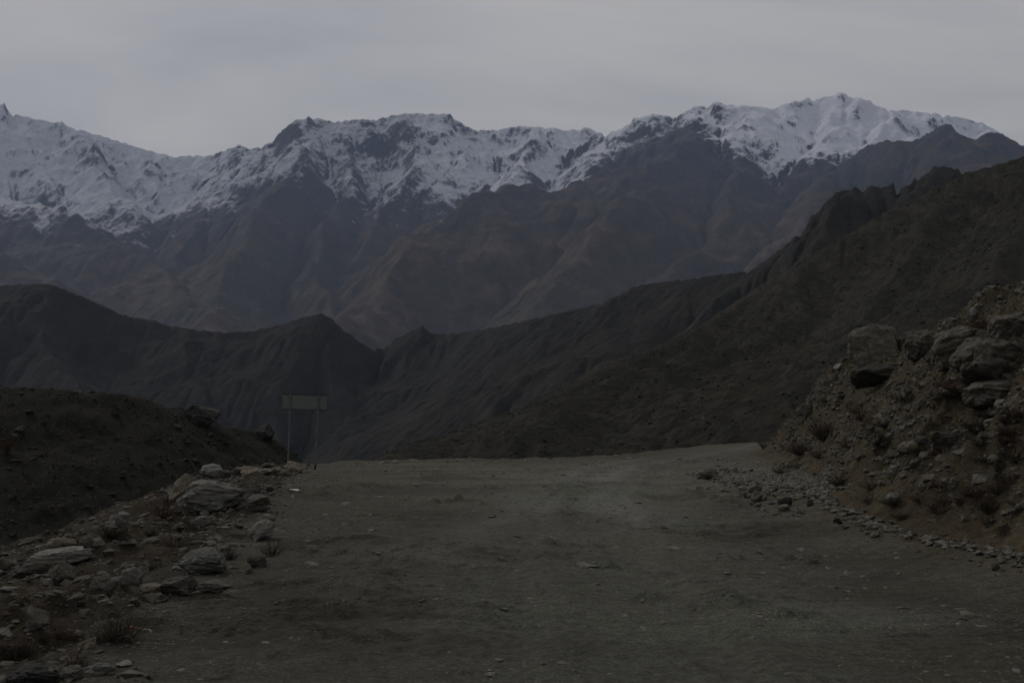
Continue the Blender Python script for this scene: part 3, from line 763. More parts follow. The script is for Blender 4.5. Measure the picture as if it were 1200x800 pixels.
HEROES = [
 # left pile beside the road
 (240, 601, 92, 40, 'grey', 101, .1, -8, 'large layered grey boulder, biggest of the pile on the left verge'),
 (212, 590, 46, 34, 'tan', 102, .1, -22, 'tan boulder leaning behind the large layered grey boulder'),
 (213, 599, 22, 18, 'grey', 131, .1, 0, 'small rounded boulder wedged at the lower edge of the large layered grey boulder'),
 (247, 561, 34, 21, 'grey', 103, .0, 5, 'pointed grey boulder standing alone behind the verge pile'),
 (280, 590, 26, 20, 'dim', 132, .1, 5, 'brownish boulder at the end of the large layered grey boulder nearest the road'),
 (292, 598, 42, 17, 'dim', 104, .6, -10, 'flat dark slab lying at the road side of the verge pile'),
 (262, 559, 16, 9, 'grey', 133, .2, 0, 'small round stone beside the pointed grey boulder'),
 (279, 557, 20, 11, 'dim', 134, .1, 0, 'low dull boulder between the pointed boulder and the pale-topped boulder'),
 (292, 558, 24, 13, 'tan', 105, .2, 5, 'pale-topped boulder in the row before the signposts'),
 (311, 556, 20, 8, 'grey', 135, .2, 0, 'low grey stone in the middle of the row before the signposts'),
 (323, 555, 18, 9, 'tan', 106, .5, 3, 'small squared tan boulder next to the rounded boulder at the left signpost'),
 (313, 548, 18, 6, 'dim', 136, .4, 0, 'thin flat stone lying behind the row before the signposts'),
 (343, 554, 27, 15, 'tan', 107, .0, 8, 'rounded tan boulder at the foot of the left signpost'),
 (332, 557, 12, 7, 'grey', 137, .0, 0, 'little round stone leaning on the rounded tan boulder by the left signpost'),
 (300, 579, 11, 9, 'dark', 108, .2, 0, 'black triangular stone on the brown shoulder behind the verge pile'),
 (315, 577, 10, 8, 'dark', 109, .1, 0, 'black rounded stone on the brown shoulder, nearer the road of the two'),
 (304, 633, 34, 22, 'grey', 110, .1, -28, 'pale tilted wedge boulder at the top of the shoulder'),
 (312, 616, 24, 16, 'grey', 138, .2, -18, 'grey boulder just behind the pale tilted wedge boulder'),
 (300, 664, 24, 13, 'dim', 139, .3, 0, 'dark dome boulder at the road edge beside the dry bush'),
 (236, 674, 58, 30, 'grey', 111, .1, -6, 'broad pyramid boulder on the edge of the gravel road'),
 (232, 619, 28, 16, 'grey', 140, .2, -12, 'long grey boulder on the verge below the large layered boulder'),
 (248, 611, 9, 9, 'tan', 141, .0, 0, 'small egg-shaped stone standing on the verge below the large layered boulder'),
 (207, 699, 56, 24, 'dim', 112, .2, -10, 'low wide boulder half sunk at the gravel road edge'),
 (245, 695, 44, 14, 'dim', 142, .1, 5, 'low rough boulder between the sunk boulder and the broad pyramid boulder'),
 (172, 698, 30, 16, 'tan', 143, .2, -5, 'low tan boulder left of the half sunk boulder'),
 (152, 690, 30, 26, 'grey', 113, .3, -30, 'slanting grey slab boulder standing on the verge slope'),
 (118, 700, 34, 26, 'dim', 114, .1, -15, 'humped dull boulder downhill from the slanting grey slab'),
 (86, 708, 24, 13, 'dim', 115, .7, -14, 'dark squared block lying on the verge slope'),
 (70, 686, 34, 30, 'dim', 116, .1, -20, 'broad leaning boulder in front of the heaped stones'),
 (40, 676, 62, 22, 'dim', 117, .4, -8, 'long flat slab under the heaped stones at the verge rim'),
 (62, 662, 66, 18, 'grey', 118, .4, -5, 'long pale grey slab across the heaped stones at the verge rim'),
 (68, 646, 32, 18, 'tan', 119, .0, 8, 'rounded tan boulder crowning the heaped stones at the verge rim'),
 (30, 640, 34, 10, 'dim', 144, .3, -10, 'flattish boulder behind the heaped stones at the verge rim'),
 (113, 642, 20, 13, 'grey', 120, .0, 0, 'grey round boulder between the heaped stones and the brown bush'),
 (98, 645, 18, 16, 'dim', 145, .1, 0, 'brown knobbly boulder beside the grey round boulder'),
 (141, 618, 16, 18, 'grey', 121, .1, 0, 'upright grey boulder on the rim by the brown bush'),
 (143, 608, 18, 9, 'pale', 146, .1, 0, 'pale-topped boulder highest on the rim by the brown bush'),
 (131, 612, 10, 10, 'pale', 147, .0, 0, 'small pale stone tucked beside the upright grey boulder'),
 (38, 738, 34, 30, 'dim', 122, .0, -10, 'smooth rounded boulder low on the near verge'),
 (52, 729, 12, 9, 'tan', 148, .2, -30, 'small tan stone leaning on the smooth rounded boulder'),
 (14, 715, 14, 8, 'tan', 149, .1, 0, 'small tan stone above the smooth rounded boulder'),
 (7, 694, 18, 6, 'grey', 150, .7, 0, 'flat grey stone below the long flat slab'),
 (110, 792, 40, 15, 'grey', 123, .2, -5, 'low pale boulder at the road edge nearest the camera'),
 (78, 797, 36, 16, 'dim', 151, .1, -10, 'low weathered boulder beside the pale boulder nearest the camera'),
 (143, 781, 18, 6, 'pale', 124, .6, 0, 'thin pale slab lying flat on the near road edge'),
 (30, 808, 60, 24, 'dark', 152, .1, 0, 'dark earth-coloured boulder at the lower corner of the verge'),
 # rubble pile
 (833, 562, 26, 15, 'grey', 161, .3, 6, 'biggest grey block in the rubble pile on the outer road edge'),
 (887, 577, 18, 10, 'tan', 162, .5, -18, 'tilted tan slab in the rubble pile below the dirt apron'),
 (888, 588, 14, 14, 'grey', 163, .3, 15, 'wedge-shaped grey block under the tilted tan slab'),
 (921, 593, 17, 11, 'dark', 164, .5, 0, 'dark squared block where the rubble pile thins out'),
 (919, 599, 17, 9, 'tan', 165, .2, -12, 'orange-tan block in front of the dark squared block'),
 (866, 557, 12, 6, 'grey', 166, .5, 0, 'flat grey stone at the top of the rubble pile'),
 (983, 614, 13, 8, 'dark', 167, .1, 5, 'black stone alone at the foot of the embankment'),
 (1028, 630, 15, 7, 'tan', 168, .4, -4, 'pale tan slab in the row of stones along the embankment foot'),
 (1168, 668, 12, 9, 'tan', 169, .2, 0, 'tan stone by the dark cleft at the near end of the embankment foot'),
 # embankment face
 (950, 593, 9, 9, 'dim', 170, .1, 0, 'dull round stone low on the embankment above the black stone'),
 (1048, 590, 18, 14, 'grey', 171, .0, -10, 'grey round boulder set low in the embankment face'),
 (1082, 576, 11, 12, 'tan', 172, .0, 0, 'egg-shaped tan stone in the middle of the embankment face'),
 (1119, 569, 16, 11, 'grey', 173, .1, 0, 'squat grey stone right of the egg-shaped tan stone'),
 (1050, 556, 16, 12, 'grey', 174, .2, -20, 'angular grey stone above the egg-shaped tan stone'),
 (1066, 530, 24, 14, 'tan', 175, .2, -8, 'flat-topped tan rock near the middle of the embankment face'),
 (1112, 526, 44, 22, 'dim', 176, .8, 3, 'dull squared block with an overhang in the middle of the embankment'),
 (1167, 542, 14, 11, 'grey', 177, .1, -10, 'peaked grey stone far up the embankment face'),
 (1178, 622, 16, 10, 'dim', 178, .1, -30, 'dull leaning stone low on the nearest part of the embankment'),
 (920, 492, 9, 16, 'tan', 179, .4, 0, 'upright tan stone on the corner of the embankment'),
 (945, 487, 22, 18, 'dim', 180, .3, 0, 'pale-faced block under the dark bush on the embankment corner'),
 (975, 452, 20, 16, 'dim', 181, .1, -20, 'rounded block at the shoulder of the embankment'),
 # crest rocks
 (1030, 432, 54, 54, 'dim', 182, .9, -4, 'tall squared rock standing on the crest of the embankment'),
 (1035, 450, 58, 26, 'murk', 183, .7, -14, 'dark overhanging slab below the tall squared rock'),
 (1085, 416, 46, 34, 'dim', 184, .5, -5, 'brownish rock on the crest between the tall squared rock and the cracked slab'),
 (1070, 414, 16, 18, 'tan', 185, .2, -20, 'small broken rock leaning at the crest right of the tall squared rock'),
 (1125, 426, 60, 46, 'dim', 186, .7, -28, 'big slanting cracked brownish rock on the embankment crest'),
 (1175, 440, 84, 50, 'dim', 187, .85, 2, 'massive flat-topped block on the crest nearest the camera'),
 (1190, 396, 48, 34, 'dim', 188, .6, -10, 'grey boulder topmost on the embankment crest'),
 (1120, 375, 24, 12, 'dim', 189, .2, -5, 'low rock beside the reddish bush on the crest'),
 (1142, 370, 12, 12, 'pale', 190, .1, 0, 'small pale rock beside the reddish bush on the crest'),
 (1170, 472, 66, 34, 'dim', 191, .4, -8, 'broad rounded boulder below the massive flat-topped block'),
 (985, 432, 16, 8, 'pale', 192, .3, -25, 'pale sharp stone tilted on the upper rim of the embankment'),
]
stone_row(HEROES)
print('heroes', round(time.time() - T0, 1))

# scattered single stones (shared meshes)
ROCKS = {m: [rock_mesh('rock', 300 + i * 17 + j, M[m], pts=13 + (i * 5) % 7, flat=.62 + .1 * (i % 4), sub=1, rough=.05, blocky=[0, .3, .6, .15][i % 4]) for i in range(5)]
         for j, m in enumerate(('grey', 'tan', 'dim', 'pale', 'murk'))}
MARKS = [(247, 580, 'the large layered grey boulder'), (247, 553, 'the pointed grey boulder'), (343, 548, 'the left signpost'), (304, 622, 'the pale tilted wedge boulder'),
         (236, 660, 'the broad pyramid boulder'), (207, 690, 'the half sunk boulder'), (152, 676, 'the slanting grey slab'), (86, 702, 'the dark squared verge block'),
         (40, 665, 'the long flat rim slab'), (68, 638, 'the rounded tan rim boulder'), (141, 610, 'the upright grey rim boulder'), (38, 722, 'the smooth rounded verge boulder'),
         (110, 785, 'the pale boulder nearest the camera'), (138, 735, 'the big dry verge bush'), (833, 555, 'the biggest rubble block'), (887, 572, 'the tilted tan rubble slab'),
         (921, 589, 'the dark squared rubble block'), (866, 554, 'the flat stone atop the rubble'), (800, 560, 'the road end of the rubble'), (983, 610, 'the black stone at the bank foot'),
         (1028, 626, 'the pale tan bank-foot slab'), (1168, 664, 'the dark cleft at the bank foot'), (1048, 583, 'the low grey round bank boulder'), (1082, 570, 'the egg-shaped bank stone'),
         (1119, 563, 'the squat grey bank stone'), (1066, 523, 'the flat-topped tan rock'), (1112, 512, 'the overhanging squared block'), (1167, 536, 'the peaked grey bank stone'),
         (1178, 617, 'the dull leaning bank stone'), (920, 484, 'the upright tan corner stone'), (945, 478, 'the pale-faced corner block'), (975, 444, 'the rounded shoulder block'),
         (1035, 440, 'the dark overhanging slab'), (1125, 410, 'the big cracked crest rock'), (1170, 455, 'the broad boulder under the crest'), (235, 487, 'the big dark outcrop'),
         (310, 505, 'the dark knob of rock'), (157, 462, 'the skyline rock'), (60, 560, 'the shaded gully slope'), (420, 541, 'the near end of the far lip'), (640, 538, 'the middle of the far lip'), (540, 540, 'the pale far-lip stones')]
WORD = {'grey': 'grey', 'tan': 'tan', 'dim': 'brownish', 'pale': 'pale', 'murk': 'dark'}
used_labels = set()
def place_label(px, py, what, size=''):
    """A label that places a piece by the nearest landmarks."""
    ds = sorted((math.hypot(px - a, (py - b) * 1.4), a, b, t) for a, b, t in MARKS)
    for k in range(3):
        d, a, b, t = ds[k]
        ang = math.degrees(math.atan2(b - py, px - a)) % 360
        w = ['right of', 'above and right of', 'above', 'above and left of', 'left of', 'below and left of', 'below', 'below and right of'][int((ang + 22.5) // 45) % 8]
        far = 'just ' if d < 14 else ('' if d < 40 else 'well ')
        l = f"{size}{what} {far}{w} {t}"
        if len(l.split()) <= 16 and l not in used_labels:
            used_labels.add(l); return l
    return None

def scatter_rocks(n, region, sizes, mats, label, group, seed, cat='rock'):
    rr = random.Random(seed); made = 0; tries = 0
    while made < n and tries < n * 40:
        tries += 1
        px, py = region(rr)
        h = hit(px, py)
        if h is None: continue
        x, y, z = h
        df, de, dl = [float(v[0]) for v in fields(np.array([x]), np.array([y]))]
        s = rr.uniform(*sizes) ** 1.0
        s = sizes[0] * (sizes[1] / sizes[0]) ** (rr.random() ** 1.8)
        w = s * y / FPX
        m = rr.choice(mats)
        me = rr.choice(ROCKS[m])
        sx, sz = rr.uniform(.9, 1.3), rr.uniform(.6, 1.1)
        shape = 'flat' if sz / sx < .62 else ('long' if sx > 1.2 else ('chunky' if sz > .95 else 'rough'))
        size = 'small' if s < 7 else ('fair-sized' if s < 10.5 else 'sizeable')
        own = place_label(px, py, f'{size} {shape} {WORD[m]} rock')
        put_mesh(me, 'rock', (x, y, z + w * .10), (w * sx, w * rr.uniform(.8, 1.2), w * sz),
                 (R(rr.uniform(-20, 20)), R(rr.uniform(-30, 20)), rr.uniform(0, 6.28)), own or label, cat, group)
        made += 1
def in_poly(pts):
    xs = [p[0] for p in pts]; ys = [p[1] for p in pts]
    def f(rr):
        while True:
            x = rr.uniform(min(xs), max(xs)); y = rr.uniform(min(ys), max(ys)); ins = False
            for (x1, y1), (x2, y2) in zip(pts, pts[1:] + pts[:1]):
                if (y1 > y) != (y2 > y) and x < (x2 - x1) * (y - y1) / (y2 - y1) + x1: ins = not ins
            if ins: return x, y
    return f
scatter_rocks(66, in_poly([(793, 556), (862, 545), (880, 552), (905, 580), (945, 600), (935, 610), (880, 598), (815, 572)]), (5, 12), ['grey', 'grey', 'tan', 'dim'],
              'small angular grey rock in the rubble pile spilling onto the road edge', 'rocks in the rubble pile at the embankment corner', 5)
scatter_rocks(22, in_poly([(945, 606), (1000, 618), (1100, 650), (1200, 668), (1200, 675), (1090, 652), (990, 626)]), (4, 9), ['grey', 'tan', 'dim'],
              'small rock in the broken row along the foot of the embankment', 'rocks along the embankment foot', 6)
scatter_rocks(88, in_poly([(900, 530), (940, 470), (1000, 440), (1200, 440), (1200, 650), (1050, 625), (940, 590)]), (6, 13), ['dim', 'tan', 'grey', 'dim', 'dim'],
              'small weathered rock sticking out of the brown embankment face', 'rocks in the embankment face', 7)
scatter_rocks(64, in_poly([(330, 600), (260, 605), (200, 610), (150, 620), (100, 655), (0, 700), (0, 770), (110, 770), (200, 700), (300, 670)]), (5, 13), ['grey', 'tan', 'dim', 'dim', 'grey'],
              'small rock lying on the brown soil of the verge slope', 'rocks strewn over the verge slope', 8)
scatter_rocks(16, in_poly([(0, 640), (40, 634), (60, 645), (60, 668), (0, 672)]), (8, 15), ['grey', 'tan', 'dim'],
              'fist-like broken rock in the heap at the verge rim', 'rocks heaped at the verge rim', 9)
scatter_rocks(12, in_poly([(385, 541), (460, 540), (560, 540), (645, 537), (645, 542), (560, 544), (400, 546)]), (4, 8), ['pale', 'tan', 'pale'],
              'small pale flat rock on the far lip of the gravel plateau', 'pale rocks on the far lip', 10)
scatter_rocks(24, in_poly([(0, 470), (160, 475), (240, 495), (320, 535), (200, 560), (120, 600), (0, 620)]), (5, 14), ['murk'],
              'dull rock on the dark hillside across the gully', 'rocks on the gully hillside', 11)
print('rocks', round(time.time() - T0, 1))

# dark rock outcrop on the gully hillside, seen above the verge
for (px, py, wpx, hpx, seed, lab) in ((235, 498, 48, 30, 201, 'big dark rock outcrop on the crest of the gully hillside'),
                                      (310, 515, 24, 22, 202, 'dark knob of rock low on the gully hillside next to the sign'),
                                      (157, 464, 10, 6, 203, 'small rock on the skyline of the gully hillside')):
    h = hit(px, py)
    if h:
        x, y, z = h; s = y / FPX
        put_mesh(rock_mesh('rock_outcrop', seed, M['dark'], pts=26, sub=2, rough=.07, blocky=.2), 'rock_outcrop', (x, y + wpx * s * .25, z + hpx * s * .35), (wpx * s, wpx * s, hpx * s), (0, R(8), .4), lab, 'outcrop')

# ------------------------------------------------------------------ joined small stones (stuff)
def tiny_rock(seed):
    bm = rock_bm(seed, pts=10, sub=0, flat=.7); bmesh.ops.triangulate(bm, faces=bm.faces)
    v = np.array([p.co for p in bm.verts]); f = np.array([[q.index for q in p.verts] for p in bm.faces]); bm.free(); return v, f
TINY = [tiny_rock(900 + i) for i in range(12)]
def stuff_stones(name, x, y, z, s, mat, seed, label, cat, flat=.95, sink=-.06):
    r = np.random.default_rng(seed); V = []; F = []; o = 0
    kinds = r.integers(0, len(TINY), len(x)); ang = r.random(len(x)) * 6.28
    for k in range(len(TINY)):
        i = np.where(kinds == k)[0]
        if not len(i): continue
        v, f = TINY[k]; c, sn = np.cos(ang[i]), np.sin(ang[i])
        sx = s[i] * r.uniform(.8, 1.3, len(i)); sy = s[i] * r.uniform(.7, 1.2, len(i)); sz = s[i] * flat * r.uniform(.6, 1.1, len(i))
        px_ = v[None, :, 0] * sx[:, None]; py_ = v[None, :, 1] * sy[:, None]; pz_ = v[None, :, 2] * sz[:, None] + px_ * r.uniform(-.18, .18, (len(i), 1))
        X = px_ * c[:, None] - py_ * sn[:, None] + x[i][:, None]; Y = px_ * sn[:, None] + py_ * c[:, None] + y[i][:, None]; Z = pz_ + z[i][:, None] + (sink * s[i])[:, None]
        V.append(np.stack([X, Y, Z], -1).reshape(-1, 3)); F.append((f[None] + (np.arange(len(i)) * len(v))[:, None, None]).reshape(-1, 3) + o); o += len(i) * len(v)
    ob = mesh_from(name, np.concatenate(V), np.concatenate(F), mat, smooth_=False)
    tag(ob, label, cat, kind='stuff'); return ob

def sample(n, seed, weight, xr, yr):
    r = np.random.default_rng(seed); X = []; Y = []; c = 0
    while c < n:
        x = r.uniform(*xr, 40000); y = yr[0] * (yr[1] / yr[0]) ** r.random(40000)
        w = weight(x, y); m = r.random(40000) < w
        m &= np.abs(x / y) < .66
        X.append(x[m]); Y.append(y[m]); c += m.sum()
        if m.sum() == 0: break
    x = np.concatenate(X)[:n]; y = np.concatenate(Y)[:n]
    return x, y, ground_h(x, y), r
def w_bank(x, y):
    df, de, dl = fields(x, y); n = fbm(x / 2.2, y / 2.2, 3, 141)
    return smooth(0.2, 1.2, df) * smooth(13, 9, df) * np.clip(.5 + 1.0 * n, .12, 1)
x, y, z, r = sample(20000, 1, w_bank, (5, 35), (8, 75))
s = .06 * (1 / (1 - r.random(len(x)) * .985)) ** .55 * (.5 + y / 40); s = np.minimum(s, .34)
stuff_stones('loose_stones', x, y, z, s, M['stones'], 1, 'loose stones and broken rock covering the embankment face', 'stones', sink=.02, flat=1.25)
def w_verge(x, y):
    df, de, dl = fields(x, y); n = fbm(x / 1.2, y / 1.2, 3, 142)
    return smooth(-.6, .8, dl) * smooth(1.0, -.2, de) * np.clip(.4 + 1.2 * n, .05, 1)
x, y, z, r = sample(8500, 2, w_verge, (-14, -2), (5.5, 48))
s = .026 * (1 / (1 - r.random(len(x)) * .98)) ** .6 * (.6 + y / 22); s = np.minimum(s, .26)
stuff_stones('loose_stones', x, y, z, s, M['stones'], 2, 'small loose stones scattered over the brown soil of the verge', 'stones', sink=.06)
def w_pile(x, y):
    df, de, dl = fields(x, y)
    t = np.exp(-(((x - 7.8) / 1.15) ** 2 + ((y - 29.5) / 4.4) ** 2)) * 1.8 * smooth(5.9, 6.6, x - .04 * (y - 28)) + smooth(-.55, -.35, df) * smooth(-.0, -.2, df) * .22 * smooth(46, 36, y)
    return np.clip(t * smooth(.8, 0, df), 0, 1)
x, y, z, r = sample(5600, 3, w_pile, (4, 20), (11, 70))
s = r.uniform(.07, .24, len(x)) * (.45 + y / 45)
stuff_stones('rubble', x, y, z, s, M['chips'], 3, 'small broken stones filling the rubble pile and the embankment foot', 'rubble', sink=.12)
def w_road(x, y):
    df, de, dl = fields(x, y)
    n = fbm(x / 2.5, y / 1.6, 3, 143)
    return smooth(-.2, -1.0, df) * smooth(.3, -.3, dl) * smooth(-.1, -.5, de) * np.clip(.25 + 1.1 * n, .06, 1)
x, y, z, r = sample(20000, 4, w_road, (-11, 20), (6, 60))
s = .0105 * (1 / (1 - r.random(len(x)) * .985)) ** .5 * (.8 + y / 14)
s[::9] *= 2.2
stuff_stones('gravel', x, y, z, s, M['chips'], 4, 'loose gravel scattered over the unpaved road', 'gravel', sink=-.05, flat=.6)

# small stones on the far hillside and the gully hillside
def bilin(gx, gy, Z, x, y):
    fx = (x - gx[0]) / (gx[1] - gx[0]); fy = (y - gy[0]) / (gy[1] - gy[0])
    i = np.clip(fx.astype(int), 0, len(gx) - 2); j = np.clip(fy.astype(int), 0, len(gy) - 2); u = fx - i; v = fy - j
    return Z[j, i] * (1 - u) * (1 - v) + Z[j, i + 1] * u * (1 - v) + Z[j + 1, i] * (1 - u) * v + Z[j + 1, i + 1] * u * v
r = np.random.default_rng(50)
x = r.uniform(-80, 330, 60000); y = r.uniform(150, 500, 60000)
z = bilin(bgx, bgy, bZ, x, y); n = fbm(x / 22, y / 22, 3, 151)
m = (np.abs(x / y) < .6) & (z > -40) & (r.random(60000) < np.clip(.10 + .8 * n, .01, .6)); m = np.where(m)[0][:5000]
s = .35 * (1 / (1 - r.random(len(m)) * .97)) ** .42
stuff_stones('hillside_stones', x[m], y[m], z[m], s, M['dim'], 6, 'stones and outcrops dotted over the scrubby hillside', 'stones')
m2 = (np.abs(x / y) < .6) & (z > -40) & (r.random(60000) < np.clip(.30 - .5 * n, .05, .8)); m2 = np.where(m2)[0][:9000]
s = .55 * (1 / (1 - r.random(len(m2)) * .9)) ** .5
stuff_stones('scrub', x[m2], y[m2], z[m2], s, M['scrub'], 7, 'low dark scrub covering the hillside', 'scrub', flat=1.0, sink=.0)
x = r.uniform(-75, 5, 30000); y = r.uniform(58, 135, 30000)
z = ground_h(x, y); m = np.where((z > -25) & (np.abs(x / y) < .62) & (r.random(30000) < .3))[0][:5000]
s = .22 * (1 / (1 - r.random(len(m)) * .97)) ** .45
stuff_stones('scrub', x[m], y[m], z[m], s, M['scrub'], 8, 'low dark scrub covering the hillside across the gully', 'scrub', flat=1.0, sink=.0)
m = np.where((z > -25) & (np.abs(x / y) < .62) & (r.random(30000) < .08))[0][:350]
s = .12 * (1 / (1 - r.random(len(m)) * .97)) ** .45
stuff_stones('loose_stones', x[m], y[m], z[m], s, M['murk'], 9, 'small stones dotted over the hillside across the gully', 'stones')
print('stuff', round(time.time() - T0, 1))

# ------------------------------------------------------------------ dry shrubs
def twig_mesh(name, seed, n, mat, height=1.0, spread=1.0, thick=.006, curve=.35, branch=3):
    """Thin three-sided curved twigs fanning out from a root."""
    rr = np.random.default_rng(seed); V = []; F = []; o = 0
    def strand(p, d, L, th, segs=4):
        nonlocal o
        pts = [p]; d = d / np.linalg.norm(d)
        for k in range(segs):
            d = d + rr.normal(0, curve * .35, 3) + np.array([0, 0, .03]); d = d / np.linalg.norm(d)
            pts.append(pts[-1] + d * L / segs)
        for k, q in enumerate(pts):
            t = th * (1 - k / (segs + .6))
            for a in (0, 2.09, 4.19): V.append(q + np.array([math.cos(a) * t, math.sin(a) * t, math.sin(a + 1) * t * .5]))
        for k in range(segs):
            for a in range(3):
                b = (a + 1) % 3; F.append((o + k * 3 + a, o + k * 3 + b, o + k * 3 + 3 + b, o + k * 3 + 3 + a))
        o += 3 * (segs + 1)
        return pts
    for i in range(n):
        a = rr.random() * 6.28; tl = rr.random() ** .6 * spread
        root = np.array([math.cos(a), math.sin(a), 0]) * rr.random() * .14
        pts = strand(root, np.array([math.cos(a) * tl, math.sin(a) * tl, 1.0 - .35 * tl]), height * rr.uniform(.6, 1.0), thick)
        for b in range(branch):
            k = rr.integers(1, 4)
            strand(pts[k], np.array([math.cos(a) * tl, math.sin(a) * tl, .8]) + rr.normal(0, .6, 3), height * rr.uniform(.2, .45), thick * .6, 3)
    me = bpy.data.meshes.new(name); me.from_pydata([tuple(v) for v in V], [], F); me.materials.append(mat); return me
TW = [twig_mesh('twigs', 21, 90, M['twig'], branch=6, thick=.009), twig_mesh('twigs', 22, 60, M['twig_red'], branch=4, thick=.011), twig_mesh('twigs', 23, 46, M['twig'], spread=1.3, height=.9, thick=.012, branch=5)]
ST = twig_mesh('stalks', 24, 14, M['straw'], spread=.8, height=1.1, thick=.008, branch=1)
def shrub(px, py, wpx, hpx, kind, label, group=None, stalks=True, loc=None):
    h = loc or hit(px, py)
    if h is None: return
    x, y, z = h; s = y / FPX
    e = bpy.data.objects.new('dry_shrub', None); col.objects.link(e); e.location = (x, y, z - .03); e.empty_display_size = .1
    tag(e, label, 'shrub', group)
    rr = random.Random(int(px * 7 + py))
    w = wpx * s / 1.5; hh = hpx * s / .95
    e.rotation_euler = (0, 0, rr.uniform(0, 6.28)); e.scale = (w, w, hh)
    o = bpy.data.objects.new('twigs', TW[kind]); col.objects.link(o); o.parent = e
    if stalks:
        o = bpy.data.objects.new('stalks', ST); col.objects.link(o); o.parent = e
SH = [
 (938, 478, 52, 30, 0, 'dark brown dry bush overhanging the corner of the embankment'),
 (1165, 385, 90, 24, 1, 'wide reddish dry bush on top of the embankment crest'),
 (1100, 428, 40, 18, 0, 'dry brown bush under the big slanting cracked rock'),
 (1060, 470, 60, 20, 2, 'low brown bush below the dark overhanging slab'),
 (965, 515, 40, 28, 0, 'dry bush in the middle of the embankment corner'),
 (1030, 520, 44, 24, 2, 'sprawling dry bush on the middle of the embankment face'),
 (1150, 505, 50, 20, 1, 'reddish dry bush right of the squared overhanging block'),
 (985, 570, 34, 20, 0, 'dry bush low on the embankment above the black stone'),
 (1100, 600, 40, 22, 2, 'low spreading bush beneath the squat grey stone'),
 (1160, 600, 50, 26, 0, 'dry bush on the nearest low part of the embankment'),
 (915, 555, 26, 16, 2, 'small brown bush at the edge of the dirt apron'),
 (895, 525, 22, 14, 1, 'small reddish bush at the far end of the embankment'),
 (1010, 492, 30, 18, 1, 'small rusty bush near the shoulder of the embankment'),
 (1190, 540, 44, 26, 2, 'brown bush beside the peaked grey stone'),
 (190, 606, 56, 26, 1, 'reddish-brown bush on the verge rim below the tan boulder'),
 (130, 628, 44, 18, 0, 'dark dry bush under the upright grey boulder on the verge rim'),
 (320, 650, 40, 24, 2, 'dry bush with pale stalks at the road edge beside the dome boulder'),
 (138, 752, 72, 44, 0, 'big dark dry bush with pale seed stalks on the near verge'),
 (90, 784, 48, 30, 1, 'small reddish bush on the near verge below the big dark bush'),
 (20, 770, 60, 30, 0, 'dry bush at the lower corner of the verge'),
 (205, 640, 40, 18, 2, 'low straggly bush in the middle of the verge slope'),
 (268, 655, 30, 16, 0, 'small dry bush behind the broad pyramid boulder'),
 (8, 530, 30, 26, 1, 'small reddish bush on the dark hillside across the gully'),
]
for i, a in enumerate(SH): shrub(*a, stalks=(i % 2 == 0 or i in (17, 18)))
rr = random.Random(77)
reg = in_poly([(910, 520), (950, 470), (1000, 440), (1200, 440), (1200, 640), (1050, 610), (940, 580)])
for i in range(46):
    px, py = reg(rr); q = rr.randrange(3); shrub(px, py, rr.uniform(22, 52), rr.uniform(10, 20), q, place_label(px, py, ('brown', 'reddish', 'spreading brown')[q] + ' dry shrub') or 'small dry shrub clinging to the stony embankment face', 'small shrubs on the embankment face', i % 3 == 0)
reg = in_poly([(300, 610), (200, 615), (110, 655), (0, 700), (0, 780), (90, 780), (180, 700), (280, 675)])
for i in range(24):
    px, py = reg(rr); q = rr.randrange(3); shrub(px, py, rr.uniform(20, 44), rr.uniform(8, 16), q, place_label(px, py, ('brown', 'reddish', 'spreading brown')[q] + ' dry shrub') or 'small dry shrub among the rocks of the verge slope', 'small shrubs on the verge slope', i % 2 == 0)

# ------------------------------------------------------------------ sign seen from behind
def tube_bm(bm, a, b, r, n=12):
    a, b = Vector(a), Vector(b); d = b - a
    m = Matrix.Translation((a + b) / 2) @ d.to_track_quat('Z', 'Y').to_matrix().to_4x4()
    bmesh.ops.create_cone(bm, cap_ends=True, segments=n, radius1=r, radius2=r, depth=d.length, matrix=m)
def box_bm(bm, c, s, rot=None, bevel=0.0):
    m = Matrix.Translation(c) @ (rot or Matrix()) @ Matrix.Diagonal((*s, 1))
    g = bmesh.ops.create_cube(bm, size=1, matrix=m)
    if bevel: bmesh.ops.bevel(bm, geom=list({e for v in g['verts'] for e in v.link_edges}), offset=bevel, segments=1, affect='EDGES')
def part(name, bm, mat, parent):
    me = bpy.data.meshes.new(name); bm.to_mesh(me); bm.free(); me.materials.append(mat)
    o = bpy.data.objects.new(name, me); col.objects.link(o); o.parent = parent; return o
YS = 42.5
base = Vector((P(369, 550, YS)[0], YS, 0)); gz = float(ground_h(np.array([base.x]), np.array([YS]))[0])
sg = bpy.data.objects.new('road_sign', None); col.objects.link(sg); sg.location = (base.x, YS, gz)
tag(sg, 'grey back of a wide blank road sign on two thin posts', 'sign')
def SL(px, py, dy=0.0):            # a pixel -> sign-local point
    q = P(px, py, YS); return Vector((q[0] - base.x, dy, q[2] - gz))
c0, c1 = SL(330.5, 461.5), SL(382.5, 480)
bm = bmesh.new()
w, h_ = c1.x - c0.x, c0.z - c1.z
tilt = Matrix.Rotation(R(1.4), 4, 'Y')
box_bm(bm, ((c0.x + c1.x) / 2, .05, (c0.z + c1.z) / 2), (w, .012, h_), tilt, .004)
part('panel', bm, M['sign'], sg)
for zc in (c0.z - .012, c1.z + .012):
    bm = bmesh.new(); box_bm(bm, ((c0.x + c1.x) / 2, .030, zc), (w - .02, .026, .034), tilt, .003)
    part('stiffener', bm, M['edge'], sg)
